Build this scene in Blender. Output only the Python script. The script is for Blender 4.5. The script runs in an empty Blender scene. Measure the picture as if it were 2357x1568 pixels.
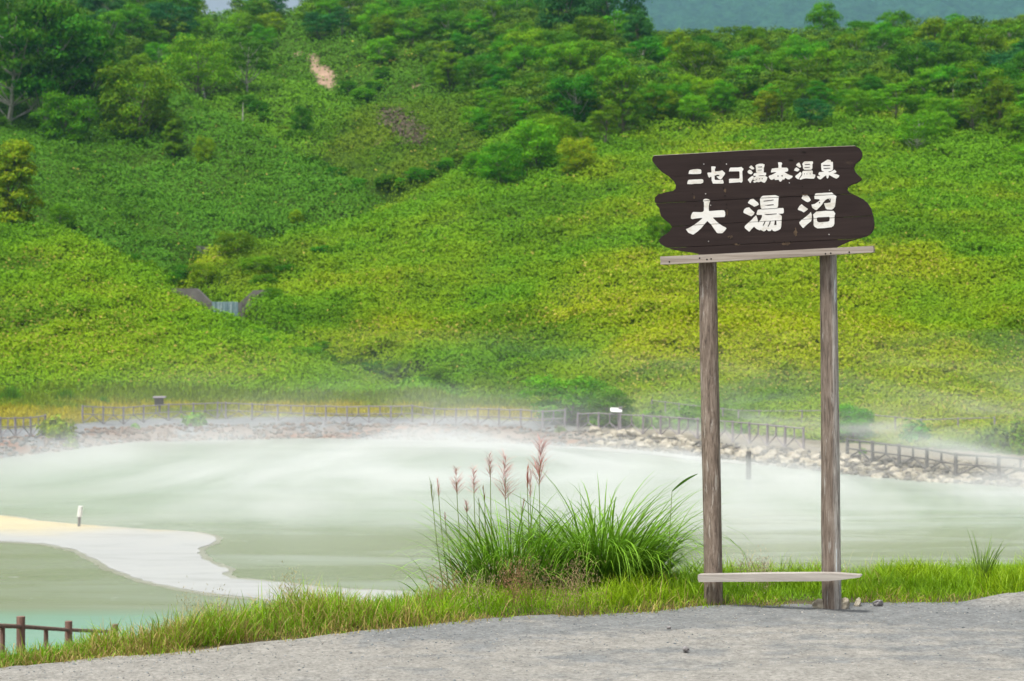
import bpy, bmesh, math, random
import numpy as np
from mathutils import Vector, Matrix
sc = bpy.context.scene
COL = sc.collection
PI = math.pi
R = math.radians

# ------------------------------------------------------------ camera
CAMZ = 1.6
FD = 3928.0                       # focal length in pixels of a 2357 px wide picture
cam_d = bpy.data.cameras.new('camera')
cam = bpy.data.objects.new('camera', cam_d)
COL.objects.link(cam)
cam.location = (0, 0, CAMZ)
cam.rotation_euler = (R(90), 0, 0)
cam_d.sensor_width = 36
cam_d.lens = 60.0
cam_d.clip_start = 0.1
cam_d.clip_end = 9000
cam_d.dof.use_dof = True
cam_d.dof.focus_distance = 10.1
cam_d.dof.aperture_fstop = 5.0
sc.camera = cam

# ------------------------------------------------------------ sky and sun
SUN_EL, SUN_AZ = 66, 222          # azimuth clockwise from +Y: high, behind the camera to the left
world = bpy.data.worlds.new('World')
sc.world = world
world.use_nodes = True
nt = world.node_tree
nt.nodes.clear()
wo = nt.nodes.new('ShaderNodeOutputWorld')
bg = nt.nodes.new('ShaderNodeBackground')
sky = nt.nodes.new('ShaderNodeTexSky')
sky.sky_type = 'NISHITA'
sky.sun_disc = False
sky.sun_elevation = R(SUN_EL)
sky.sun_rotation = R(SUN_AZ)
sky.dust_density = 6.0
sky.air_density = 1.0
sky.ozone_density = 1.0
hs = nt.nodes.new('ShaderNodeHueSaturation')     # overcast: the cloud cover takes most of the blue out
hs.inputs['Saturation'].default_value = 0.25
hs.inputs['Value'].default_value = 1.0
nt.links.new(sky.outputs[0], hs.inputs['Color'])
nt.links.new(hs.outputs[0], bg.inputs['Color'])
bg.inputs['Strength'].default_value = 0.08
nt.links.new(bg.outputs[0], wo.inputs[0])
sun_d = bpy.data.lights.new('sun', 'SUN')
sun_d.energy = 1.5
sun_d.angle = R(10)
sun_d.color = (1.0, 0.96, 0.88)
sun = bpy.data.objects.new('sun', sun_d)
COL.objects.link(sun)
sun.rotation_euler = (R(90 - SUN_EL), 0, R(180 - SUN_AZ))
sc.view_settings.view_transform = 'Standard'
sc.view_settings.look = 'None'
sc.view_settings.exposure = 1.12
sc.view_settings.gamma = 1.0
sc.render.engine = 'CYCLES'
sc.cycles.max_bounces = 6
sc.cycles.diffuse_bounces = 3
sc.cycles.glossy_bounces = 2
sc.cycles.transmission_bounces = 3
sc.cycles.volume_bounces = 1
sc.cycles.transparent_max_bounces = 6
sc.cycles.use_denoising = True
sc.cycles.volume_step_rate = 1.0
sc.cycles.volume_max_steps = 64

rng = np.random.default_rng(7)
random.seed(7)

# ------------------------------------------------------------ helpers
def tag(o, label=None, cat=None, group=None, kind=None):
    if label: o['label'] = label
    if cat: o['category'] = cat
    if group: o['group'] = group
    if kind: o['kind'] = kind
    return o

def empty(name, loc, label, cat, group=None, rz=0.0):
    o = bpy.data.objects.new(name, None)
    COL.objects.link(o)
    o.location = loc
    o.rotation_euler = (0, 0, rz)
    o.empty_display_size = 0.1
    return tag(o, label, cat, group)

def link(name, me, mat=None, parent=None, smooth=False):
    if mat is not None and not me.materials:
        me.materials.append(mat)
    o = bpy.data.objects.new(name, me)
    COL.objects.link(o)
    if parent is not None:
        o.parent = parent
    if smooth:
        me.polygons.foreach_set('use_smooth', np.ones(len(me.polygons), bool))
    return o

def np_mesh(name, verts, faces, cols=None):
    """faces: (n,3) or (n,4) int array"""
    me = bpy.data.meshes.new(name)
    verts = np.asarray(verts, np.float32)
    faces = np.asarray(faces, np.int32)
    n, k = faces.shape
    me.vertices.add(len(verts))
    me.vertices.foreach_set('co', verts.ravel())
    me.loops.add(n * k)
    me.loops.foreach_set('vertex_index', faces.ravel())
    me.polygons.add(n)
    me.polygons.foreach_set('loop_start', np.arange(0, n * k, k, dtype=np.int32))
    me.update(calc_edges=True)
    if cols is not None:
        a = me.color_attributes.new('Col', 'FLOAT_COLOR', 'POINT')
        c = np.ones((len(verts), 4), np.float32)
        c[:, :cols.shape[1]] = cols
        a.data.foreach_set('color', c.ravel())
    me.validate()
    return me

def hash2(ix, iy, seed):
    h = (ix.astype(np.int64) * 374761393 + iy.astype(np.int64) * 668265263 + seed * 974711) & 0xffffffff
    h = ((h ^ (h >> 13)) * 1274126177) & 0xffffffff
    h = h ^ (h >> 16)
    return (h & 0xffff) / 65535.0

def vnoise(x, y, seed=0):
    ix = np.floor(x); iy = np.floor(y)
    fx = x - ix; fy = y - iy
    fx = fx * fx * (3 - 2 * fx); fy = fy * fy * (3 - 2 * fy)
    a = hash2(ix, iy, seed); b = hash2(ix + 1, iy, seed)
    c = hash2(ix, iy + 1, seed); d = hash2(ix + 1, iy + 1, seed)
    return (a * (1 - fx) + b * fx) * (1 - fy) + (c * (1 - fx) + d * fx) * fy

def fbm(x, y, seed=0, octv=4):
    s = 0; a = 0.5; t = 0
    for i in range(octv):
        s = s + a * vnoise(x * 2 ** i, y * 2 ** i, seed + i * 17); t += a; a *= 0.5
    return s / t

def sstep(a, b, x):
    t = np.clip((x - a) / (b - a), 0, 1)
    return t * t * (3 - 2 * t)

def P(px, py, Y):
    return Vector(((px - 1178.5) / FD * Y, Y, CAMZ + (784 - py) / FD * Y))

# ------------------------------------------------------------ materials
def new_mat(name):
    m = bpy.data.materials.new(name)
    m.use_nodes = True
    m.node_tree.nodes.clear()
    return m, m.node_tree.nodes, m.node_tree.links

def leaf_mat(name, tint=(1, 1, 1), transl=0.25, rough=0.65, spec=0.1, objvar=0.0):
    m, N, L = new_mat(name)
    out = N.new('ShaderNodeOutputMaterial')
    at = N.new('ShaderNodeAttribute'); at.attribute_name = 'Col'
    mul = N.new('ShaderNodeMix'); mul.data_type = 'RGBA'; mul.blend_type = 'MULTIPLY'
    mul.inputs[0].default_value = 1.0
    mul.inputs[7].default_value = (*tint, 1)
    L.new(at.outputs['Color'], mul.inputs[6])
    col = mul.outputs[2]
    if objvar:
        oi = N.new('ShaderNodeObjectInfo')
        hv = N.new('ShaderNodeHueSaturation')
        mr = N.new('ShaderNodeMapRange'); mr.inputs[3].default_value = 1 - objvar; mr.inputs[4].default_value = 1 + objvar
        L.new(oi.outputs['Random'], mr.inputs[0]); L.new(mr.outputs[0], hv.inputs['Value'])
        m2 = N.new('ShaderNodeMath'); m2.operation = 'MULTIPLY'; m2.inputs[1].default_value = 7.13
        m3 = N.new('ShaderNodeMath'); m3.operation = 'FRACT'
        m4 = N.new('ShaderNodeMapRange'); m4.inputs[3].default_value = 0.498; m4.inputs[4].default_value = 0.53
        L.new(oi.outputs['Random'], m2.inputs[0]); L.new(m2.outputs[0], m3.inputs[0]); L.new(m3.outputs[0], m4.inputs[0])
        L.new(m4.outputs[0], hv.inputs['Hue'])
        L.new(col, hv.inputs['Color']); col = hv.outputs[0]
    p = N.new('ShaderNodeBsdfPrincipled')
    p.inputs['Roughness'].default_value = rough
    p.inputs['Specular IOR Level'].default_value = spec
    t = N.new('ShaderNodeBsdfTranslucent')
    mx = N.new('ShaderNodeMixShader'); mx.inputs[0].default_value = transl
    L.new(col, p.inputs['Base Color']); L.new(col, t.inputs['Color'])
    L.new(p.outputs[0], mx.inputs[1]); L.new(t.outputs[0], mx.inputs[2])
    L.new(mx.outputs[0], out.inputs[0])
    return m

def ramp(N, stops, interp='LINEAR'):
    r = N.new('ShaderNodeValToRGB')
    e = r.color_ramp.elements
    r.color_ramp.interpolation = interp
    while len(e) < len(stops): e.new(0.5)
    for el, (pos, c) in zip(e, stops):
        el.position = pos
        el.color = (c, c, c, 1) if isinstance(c, (int, float)) else (*c, 1)
    return r

def noise_mat(name, stops, scale=(1, 1, 1), nscale=5, detail=6, rough=0.85, bump=0.0, bscale=40, bdist=0.01, attr=False, spec=0.3, distort=0.0):
    m, N, L = new_mat(name)
    out = N.new('ShaderNodeOutputMaterial')
    p = N.new('ShaderNodeBsdfPrincipled')
    p.inputs['Roughness'].default_value = rough
    p.inputs['Specular IOR Level'].default_value = spec
    tc = N.new('ShaderNodeTexCoord')
    mp = N.new('ShaderNodeMapping'); mp.inputs['Scale'].default_value = scale
    L.new(tc.outputs['Object'], mp.inputs[0])
    n = N.new('ShaderNodeTexNoise'); n.inputs['Scale'].default_value = nscale; n.inputs['Detail'].default_value = detail
    n.inputs['Roughness'].default_value = 0.65; n.inputs['Distortion'].default_value = distort
    L.new(mp.outputs[0], n.inputs['Vector'])
    r = ramp(N, stops)
    L.new(n.outputs['Fac'], r.inputs[0])
    col = r.outputs[0]
    if attr:
        at = N.new('ShaderNodeAttribute'); at.attribute_name = 'Col'
        mul = N.new('ShaderNodeMix'); mul.data_type = 'RGBA'; mul.blend_type = 'MULTIPLY'; mul.inputs[0].default_value = 1
        L.new(at.outputs['Color'], mul.inputs[6]); L.new(col, mul.inputs[7]); col = mul.outputs[2]
    L.new(col, p.inputs['Base Color'])
    if bump:
        n2 = N.new('ShaderNodeTexNoise'); n2.inputs['Scale'].default_value = bscale; n2.inputs['Detail'].default_value = 5
        L.new(mp.outputs[0], n2.inputs['Vector'])
        b = N.new('ShaderNodeBump'); b.inputs['Strength'].default_value = bump; b.inputs['Distance'].default_value = bdist
        L.new(n2.outputs['Fac'], b.inputs['Height']); L.new(b.outputs[0], p.inputs['Normal'])
    L.new(p.outputs[0], out.inputs[0])
    return m

# ------------------------------------------------------------ terrain height
EDGE = ([-3000, 0, 500, 860, 1200, 1600, 1914, 2357, 5000], [7.6, 8.2, 8.75, 9.3, 9.73, 10.15, 10.25, 10.5, 11.2])
SHORE = ([-4000, -400, 0, 150, 300, 700, 1000, 1300, 1480, 1650, 1900, 2100, 2357, 3000, 6000],
         [70, 84, 87, 93, 101, 105, 103, 97, 93, 86, 78, 73, 70, 66, 60])
HBASE = ([-4000, -500, 0, 500, 900, 1080, 1200, 1300, 1480, 1700, 1900, 2100, 2357, 3000, 6000],
         [120, 124, 126, 126, 124, 120, 115, 112, 104, 97, 90, 85, 80, 74, 68])

def lobe(table, px, Y, front=0.5, back=0.4):
    pxs = np.array(sorted(table))
    K = len(table[pxs[0]])
    Yk = [np.interp(px, pxs, [table[p][k][0] for p in pxs]) for k in range(K)]
    zk = [np.interp(px, pxs, [(784 - table[p][k][1]) / FD * table[p][k][0] for p in pxs]) for k in range(K)]
    z = np.where(Y <= Yk[0], zk[0] - (Yk[0] - Y) * front, zk[-1] - (Y - Yk[-1]) * back)
    for k in range(K - 1):
        t = (Y - Yk[k]) / np.maximum(Yk[k + 1] - Yk[k], 1e-6)
        m = (t > 0) & (t <= 1)
        z = np.where(m, zk[k] + (zk[k + 1] - zk[k]) * t, z)
    return z

def mk(crest, base_y, base_py_pad=0):
    return crest
TA = {-600: ((124, 935), (128, 850), (150, 650), (190, 470), (205, 530)), 0: ((126, 930), (130, 862), (152, 690), (185, 518), (200, 600)),
      150: ((126, 930), (130, 865), (150, 705), (178, 560), (192, 650)), 270: ((126, 932), (130, 868), (148, 730), (172, 600), (186, 690)),
      360: ((126, 932), (130, 872), (146, 755), (165, 650), (177, 740)), 440: ((126, 934), (130, 876), (143, 780), (158, 700), (168, 790)),
      540: ((126, 936), (130, 880), (139, 808), (150, 744), (158, 820)), 640: ((125, 938), (129, 890), (135, 838), (143, 792), (150, 870)),
      720: ((125, 940), (128, 900), (132, 866), (138, 832), (144, 910)), 760: ((125, 940), (128, 905), (130, 888), (134, 868), (140, 940)),
      900: ((123, 945), (126, 915), (128, 902), (130, 890), (135, 960)), 1000: ((119, 950), (122, 925), (124, 916), (126, 908), (131, 985)),
      1080: ((117, 956), (119, 948), (120, 944), (121, 942), (125, 1000)), 1200: ((114, 1000), (116, 1000), (117, 1000), (118, 1000), (122, 1020))}
TB = {300: ((186, 800), (187, 790), (188, 785), (189, 785), (200, 860)),
      380: ((185, 730), (187, 722), (188, 716), (189, 714), (200, 800)), 430: ((181, 722), (185, 690), (187, 665), (189, 650), (200, 740)),
      480: ((175, 760), (178, 665), (184, 632), (190, 608), (205, 700)), 560: ((160, 770), (163, 724), (174, 645), (193, 572), (210, 650)), 600: ((152, 900), (154.5, 745), (161.4, 690), (195, 561), (212, 645)),
      640: ((149, 930), (152, 748), (166, 680), (198, 550), (215, 640)), 760: ((140, 1000), (142.5, 815), (154, 745), (202, 522), (222, 620)),
      860: ((137, 1010), (139.5, 826), (151, 755), (206, 498), (228, 610)), 1000: ((131, 1020), (133.5, 862), (147, 775), (213, 430), (240, 520)),
      1100: ((123, 1020), (126, 900), (142, 800), (225, 375), (260, 440)), 1200: ((115, 975), (140, 800), (195, 470), (250, 270), (300, 160)),
      1300: ((112, 980), (140, 790), (200, 430), (255, 235), (312, 90)), 1480: ((104, 990), (140, 750), (205, 390), (255, 235), (312, 122)),
      1700: ((97, 1005), (140, 720), (205, 380), (255, 235), (312, 122)), 1900: ((90, 1020), (135, 735), (200, 390), (255, 230), (312, 118)),
      2100: ((85, 1035), (130, 750), (195, 400), (255, 222), (312, 102)), 2357: ((80, 1050), (125, 760), (190, 420), (250, 235), (312, 95)),
      3000: ((74, 1060), (125, 760), (185, 430), (250, 240), (312, 70))}
TC = {-600: ((195, 600), (201, 440), (235, 300), (310, -20), (360, -60)), 0: ((192, 640), (198, 495), (235, 315), (305, 60), (350, 10)),
      200: ((188, 680), (196, 540), (235, 345), (295, 130), (340, 90)), 300: ((186, 720), (194, 580), (230, 390), (275, 185), (335, 165)),
      390: ((182, 780), (191, 625), (225, 430), (262, 205), (290, 250)), 470: ((197, 740), (203, 590), (222, 440), (252, 245), (278, 300)),
      560: ((200, 690), (206, 545), (218, 450), (245, 290), (268, 370)), 640: ((206, 650), (211, 535), (220, 460), (238, 342), (255, 420)),
      740: ((209, 630), (213, 512), (218, 468), (230, 400), (243, 480)), 870: ((212, 590), (215, 488), (217, 474), (219, 457), (232, 540)),
      930: ((212, 560), (214, 500), (215, 490), (216, 480), (226, 560)), 1100: ((212, 700), (213, 700), (214, 700), (215, 700), (225, 750))}
TD = {650: ((244, 740), (250, 660), (252, 645), (272, 700)), 700: ((248, 620), (251, 445), (262, 388), (280, 470)),
      740: ((242, 620), (245, 445), (262, 325), (284, 430)), 800: ((237, 620), (240, 440), (266, 270), (288, 380)),
      870: ((232, 620), (236, 425), (268, 248), (292, 370)), 960: ((226, 580), (232, 410), (270, 238), (300, 340)),
      1100: ((236, 500), (243, 350), (272, 225), (310, 260)), 1250: ((250, 450), (260, 320), (285, 220), (330, 180)),
      1500: ((250, 500), (275, 400), (300, 300), (330, 300))}
TE = {250: ((262, 400), (285, 350), (300, 300), (330, 300)), 350: ((262, 300), (285, 230), (300, 170), (330, 200)),
      450: ((262, 290), (285, 215), (300, 160), (330, 200)), 540: ((260, 300), (282, 225), (298, 182), (325, 220)),
      640: ((255, 330), (278, 240), (296, 197), (325, 240)), 740: ((258, 330), (278, 260), (294, 217), (320, 260)),
      820: ((262, 330), (276, 280), (288, 240), (315, 290)), 900: ((265, 400), (275, 360), (285, 330), (315, 400))}
TF = {-600: ((300, 150), (330, 20), (370, -80), (420, -60)), 300: ((300, 180), (330, 90), (365, 40), (420, 50)),
      500: ((300, 220), (330, 110), (360, 42), (420, 60)), 700: ((300, 220), (325, 125), (355, 36), (420, 50)),
      850: ((290, 250), (320, 125), (355, 30), (420, 40)), 1050: ((285, 240), (320, 120), (355, 40), (420, 30)),
      1300: ((290, 210), (320, 100), (355, 35), (420, 20)), 1430: ((295, 200), (320, 115), (345, 90), (400, 90)),
      1500: ((300, 200), (315, 145), (330, 128), (380, 160)), 3000: ((300, 200), (312, 150), (325, 130), (380, 160))}

def strip_w(px): return np.interp(px, [-2000, 0, 300, 500, 700, 1000, 1300, 3000], [.2, .28, .42, .6, .9, 1.0, 1.25, 1.35])
def terrain_raw(X, Y):
    Ys = np.maximum(Y, 6.0)
    px = 1178.5 + FD * X / Ys
    pxn = np.clip(px, -3000, 5000)
    edge = np.interp(pxn, *EDGE); shore = np.interp(pxn, *SHORE); hb = np.interp(pxn, *HBASE)
    rel = np.full_like(Y, -1.6)
    # near bank: falls to the pond
    t = (Y - edge - strip_w(pxn))
    rel = np.where(t > 0, np.maximum(-1.6 - 0.42 * np.clip(t, 0, 2.2) - 0.20 * np.maximum(t - 2.2, 0), -7.4), rel)
    bumpy = (fbm(X * 0.7, Y * 0.7, 5) - 0.5)
    far = Y > 52
    up = np.interp(0, [0], [0])
    s = (Y - shore)
    bank = np.where(s < 0, np.maximum(-6.0 + 0.25 * s, -7.4),
                    -6.0 + 0.62 * sstep(0, 5, s) + 0.9 * sstep(6, 26, s))
    rel = np.where(far, bank, rel)
    rel = rel + np.where(far & (s > -1), bumpy * 0.45 * sstep(-1, 1.5, s) * (1 - sstep(8, 12, s)) * (pxn < 1400), 0)
    hills = np.full_like(Y, -50.0)
    for T, fr in ((TA, .8), (TB, 1.0), (TC, .8), (TD, .9), (TE, .7), (TF, .5)):
        hills = np.maximum(hills, lobe(T, pxn, Y, front=fr))
    relief = (fbm(X * 0.045, Y * 0.045, 11, 3) - 0.5) * 3.0 + (fbm(X * 0.2, Y * 0.2, 23, 3) - 0.5) * 1.1
    hills = hills + relief * sstep(0, 30, Y - hb)
    rel2 = np.maximum(rel, np.where(far, hills, -50))
    return rel2 + CAMZ, (hills > rel) & far

SA = 22.0
S_AX = np.linspace(-0.62, 0.62, 620)
Y_AX = np.concatenate([np.linspace(-9, 7, 20)[:-1], np.linspace(7, 14, 50)[:-1], np.linspace(14, 84, 110)[:-1], np.linspace(84, 140, 120)[:-1], np.linspace(140, 430, 330)])
SS, YY = np.meshgrid(S_AX, Y_AX)
XX = SS * (YY + SA)
ZZ, HM = terrain_raw(XX, YY)
def blur(Z, n, mask):
    for _ in range(n):
        Q = Z.copy()
        Q[1:-1] = (Z[:-2] + 2 * Z[1:-1] + Z[2:]) / 4
        Q2 = Q.copy()
        Q2[:, 1:-1] = (Q[:, :-2] + 2 * Q[:, 1:-1] + Q[:, 2:]) / 4
        Z = np.where(mask, Q2, Z)
    return Z
ZZ = blur(ZZ, 1, YY > 112)

def theight(X, Y):
    X = np.asarray(X, float); Y = np.asarray(Y, float)
    s = X / (Y + SA)
    fi = np.clip(np.interp(s, S_AX, np.arange(len(S_AX))), 0, len(S_AX) - 1.001)
    fj = np.clip(np.interp(Y, Y_AX, np.arange(len(Y_AX))), 0, len(Y_AX) - 1.001)
    i = fi.astype(int); j = fj.astype(int); a = fi - i; b = fj - j
    return (ZZ[j, i] * (1 - a) + ZZ[j, i + 1] * a) * (1 - b) + (ZZ[j + 1, i] * (1 - a) + ZZ[j + 1, i + 1] * a) * b

RAYY = np.concatenate([np.arange(60, 140, 0.5), np.arange(140, 420, 1.0)])
def hit(px, py, ymin=60):
    """ground point seen at a picture position"""
    Ys = RAYY[RAYY >= ymin]
    X = (px - 1178.5) / FD * Ys
    z = CAMZ + (784 - py) / FD * Ys
    h = theight(X, Ys)
    k = np.argmax(h >= z)
    if h[k] < z[k]:
        k = np.argmax(h - z)
    return float(X[k]), float(Ys[k]), float(h[k])

# ------------------------------------------------------------ setting meshes from the height grid
ny, nx = ZZ.shape
idx = np.arange(ny * nx).reshape(ny, nx)
quads = np.stack([idx[:-1, :-1], idx[:-1, 1:], idx[1:, 1:], idx[1:, :-1]], -1)
V = np.stack([XX, YY, ZZ], -1).reshape(-1, 3)
PXG = 1178.5 + FD * XX / np.maximum(YY, 6)

def sub_grid(name, mask, cols):
    q = quads[mask[:-1, :-1]].reshape(-1, 4)
    used, inv = np.unique(q, return_inverse=True)
    return np_mesh(name, V[used], inv.reshape(-1, 4), cols.reshape(-1, 3)[used])

shoreG = np.interp(np.clip(PXG, -3000, 5000), *SHORE)
hbG = np.interp(np.clip(PXG, -3000, 5000), *HBASE)
nz = fbm(XX * 0.35, YY * 0.35, 3)[..., None]
nz2 = fbm(XX * 1.3, YY * 1.3, 31)[..., None]
m_near = YY < 54
m_hill = (YY >= hbG - 1.5) & ~m_near
m_shore = ~m_near & ~m_hill
cn = np.array([0.10, 0.085, 0.05]) * (0.6 + 0.8 * nz)
d = (YY - shoreG)[..., None]
pxg = PXG[..., None]
grey = np.array([0.19, 0.20, 0.21]); pink = np.array([0.22, 0.165, 0.135]); rust = np.array([0.24, 0.11, 0.06]); meadow = np.array([0.17, 0.19, 0.02])
tan = np.array([0.26, 0.23, 0.17])
base = grey * (0.75 + 0.5 * nz2)
mixp = sstep(0.40, 0.60, nz) * (1 - sstep(4.5, 6.5, d))
base = base * (1 - mixp) + pink * (0.6 + 0.8 * nz2) * mixp
mixr = sstep(0.60, 0.75, fbm(XX * 0.25 + 9, YY * 0.5, 77)[..., None]) * (1 - sstep(3.5, 5.5, d))
base = base * (1 - mixr) + rust * (0.7 + 0.7 * nz2) * mixr
wet = (1 - sstep(-0.3, 0.8, d)); base = base * (1 - 0.35 * wet)
right = sstep(1250, 1450, pxg)
base = base * (1 - right) + (tan * (0.6 + 0.6 * nz2)) * right
md = sstep(11, 13, d + (nz - 0.5) * 3) * (1 - 0.5 * right)
base = base * (1 - md) + meadow * (0.7 + 0.6 * nz2) * md
ch = np.array([0.045, 0.090, 0.008]) * (0.7 + 0.6 * nz)
# bare earth on the far slope
def pyG():
    return 784 - FD * (ZZ - CAMZ) / np.maximum(YY, 6)
PYG = pyG()
def blob(px, py, cx, cy, rx, ry, rot=0):
    dx = px - cx; dy = py - cy
    c, s_ = math.cos(rot), math.sin(rot)
    return ((dx * c + dy * s_) / rx) ** 2 + ((-dx * s_ + dy * c) / ry) ** 2
def bare_mask(px, py, X, Y):
    n = fbm(X * 0.45, Y * 0.45, 91) - 0.5
    b = np.minimum(blob(px, py, 722, 140, 9, 24, -0.3), blob(px, py, 745, 175, 20, 36, -0.7))
    b = np.minimum(b, blob(px, py, 685, 125, 18, 3.5, -0.5))
    b = np.minimum(b, blob(px, py, 955, 198, 9, 4))
    b = np.minimum(b, blob(px, py, 872, 325, 6, 18, 0.6))
    return (b + n * 1.6 < 1.0) & (Y > 225)
bm_ = bare_mask(PXG, PYG, XX, YY)[..., None]
ch = np.where(bm_, np.array([0.38, 0.26, 0.185]) * (0.6 + 0.8 * nz2), ch)

MAT_soil = noise_mat('soil', [(0.3, (0.7, 0.7, 0.7)), (0.7, (1.2, 1.2, 1.2))], nscale=1.2, bump=0.4, bscale=3, bdist=0.1, attr=True, rough=0.95, spec=0.1)
tag(link('bank', sub_grid('bank', m_near, cn), MAT_soil, smooth=True), 'earth bank falling from the path to the pond', kind='structure')
tag(link('shore', sub_grid('shore', m_shore, base), MAT_soil, smooth=True), 'stony grey and pink shore on the far side of the pond', kind='structure')
tag(link('hillside', sub_grid('hillside', m_hill, ch), MAT_soil, smooth=True), 'steep overgrown hillside behind the pond with a bare landslide scar', kind='structure')

# ------------------------------------------------------------ water
def water_mat():
    m, N, L = new_mat('milky_water')
    out = N.new('ShaderNodeOutputMaterial')
    p = N.new('ShaderNodeBsdfPrincipled')
    p.inputs['Roughness'].default_value = 0.22
    p.inputs['Specular IOR Level'].default_value = 0.45
    tc = N.new('ShaderNodeTexCoord')
    sep = N.new('ShaderNodeSeparateXYZ'); L.new(tc.outputs['Object'], sep.inputs[0])
    mp = N.new('ShaderNodeMapping'); mp.inputs['Scale'].default_value = (0.05, 0.22, 1)
    L.new(tc.outputs['Object'], mp.inputs[0])
    n = N.new('ShaderNodeTexNoise'); n.inputs['Scale'].default_value = 1.0; n.inputs['Detail'].default_value = 7; n.inputs['Roughness'].default_value = 0.62
    n.inputs['Distortion'].default_value = 0.6
    L.new(mp.outputs[0], n.inputs['Vector'])
    # depth zones: turquoise near the camera's bank, olive grey behind it, pale green milk farther out
    wob = N.new('ShaderNodeMath'); wob.operation = 'MULTIPLY_ADD'; wob.inputs[1].default_value = 6.0
    L.new(n.outputs['Fac'], wob.inputs[0]); L.new(sep.outputs['Y'], wob.inputs[2])
    xo = N.new('ShaderNodeMath'); xo.operation = 'MULTIPLY_ADD'; xo.inputs[1].default_value = -0.28
    L.new(sep.outputs['X'], xo.inputs[0]); L.new(wob.outputs[0], xo.inputs[2])
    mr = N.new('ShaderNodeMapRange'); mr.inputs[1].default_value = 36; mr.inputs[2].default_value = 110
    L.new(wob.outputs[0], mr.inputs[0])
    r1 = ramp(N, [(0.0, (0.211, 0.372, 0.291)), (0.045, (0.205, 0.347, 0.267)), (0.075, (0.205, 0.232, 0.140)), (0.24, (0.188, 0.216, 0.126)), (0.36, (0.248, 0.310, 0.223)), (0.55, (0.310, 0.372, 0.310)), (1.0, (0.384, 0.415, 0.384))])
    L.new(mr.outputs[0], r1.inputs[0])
    r2 = ramp(N, [(0.46, 0.0), (0.60, 0.55), (0.75, 0.9)])
    L.new(n.outputs['Fac'], r2.inputs[0])
    xm = N.new('ShaderNodeMapRange'); xm.inputs[1].default_value = -14; xm.inputs[2].default_value = 10; xm.inputs[3].default_value = 0.25; xm.inputs[4].default_value = 1.0
    L.new(sep.outputs['X'], xm.inputs[0])
    fm = N.new('ShaderNodeMath'); fm.operation = 'MULTIPLY'
    L.new(r2.outputs[0], fm.inputs[0]); L.new(xm.outputs[0], fm.inputs[1])
    mx = N.new('ShaderNodeMix'); mx.data_type = 'RGBA'
    mx.inputs[7].default_value = (0.44, 0.48, 0.46, 1)
    L.new(fm.outputs[0], mx.inputs[0]); L.new(r1.outputs[0], mx.inputs[6])
    # small floating foam flecks
    mp2 = N.new('ShaderNodeMapping'); mp2.inputs['Scale'].default_value = (0.9, 1.6, 1)
    L.new(tc.outputs['Object'], mp2.inputs[0])
    n3 = N.new('ShaderNodeTexNoise'); n3.inputs['Scale'].default_value = 1.0; n3.inputs['Detail'].default_value = 8; n3.inputs['Roughness'].default_value = 0.75
    L.new(mp2.outputs[0], n3.inputs['Vector'])
    r3 = ramp(N, [(0.63, 0.0), (0.70, 0.75)])
    L.new(n3.outputs['Fac'], r3.inputs[0])
    mx2 = N.new('ShaderNodeMix'); mx2.data_type = 'RGBA'; mx2.inputs[7].default_value = (0.5, 0.53, 0.51, 1)
    L.new(r3.outputs[0], mx2.inputs[0]); L.new(mx.outputs[2], mx2.inputs[6])
    L.new(mx2.outputs[2], p.inputs['Base Color'])
    b = N.new('ShaderNodeBump'); b.inputs['Strength'].default_value = 0.15; b.inputs['Distance'].default_value = 0.05
    n4 = N.new('ShaderNodeTexNoise'); n4.inputs['Scale'].default_value = 2.5; n4.inputs['Detail'].default_value = 3
    L.new(mp2.outputs[0], n4.inputs['Vector']); L.new(n4.outputs['Fac'], b.inputs['Height']); L.new(b.outputs[0], p.inputs['Normal'])
    L.new(p.outputs[0], out.inputs[0])
    return m
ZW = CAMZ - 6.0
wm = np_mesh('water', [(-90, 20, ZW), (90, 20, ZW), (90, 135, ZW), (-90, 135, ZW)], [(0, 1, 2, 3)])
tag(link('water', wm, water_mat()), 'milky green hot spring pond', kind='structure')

def poly_flat(name, pts, z0, z1, mat, dome=0.0):
    bm = bmesh.new()
    vs = [bm.verts.new((x, y, z1)) for x, y in pts]
    f = bm.faces.new(vs)
    f.normal_update()
    if f.normal.z < 0: f.normal_flip()
    bmesh.ops.triangulate(bm, faces=bm.faces[:])
    r = bmesh.ops.extrude_face_region(bm, geom=bm.faces[:])
    for e in r['geom']:
        if isinstance(e, bmesh.types.BMVert): e.co.z = z0
    bmesh.ops.recalc_face_normals(bm, faces=bm.faces[:])
    me = bpy.data.meshes.new(name)
    bm.to_mesh(me); bm.free()
    return link(name, me, mat)

def onplane(px, py, relz):
    Y = relz * FD / (784 - py)
    return ((px - 1178.5) / FD * Y, Y)

def wiggle(pts, amp, seed):
    out = []
    n = len(pts)
    rr = random.Random(seed)
    for i in range(n):
        a = Vector(pts[i]); b = Vector(pts[(i + 1) % n])
        L_ = (b - a).length
        k = max(1, min(24, int(L_ / 0.28)))
        nrm = Vector((-(b - a).y, (b - a).x)) / max(L_, 1e-6)
        for j in range(k):
            q = a + (b - a) * (j / k)
            if j: q = q + nrm * rr.uniform(-amp, amp)
            out.append((q.x, q.y))
    return out

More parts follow.
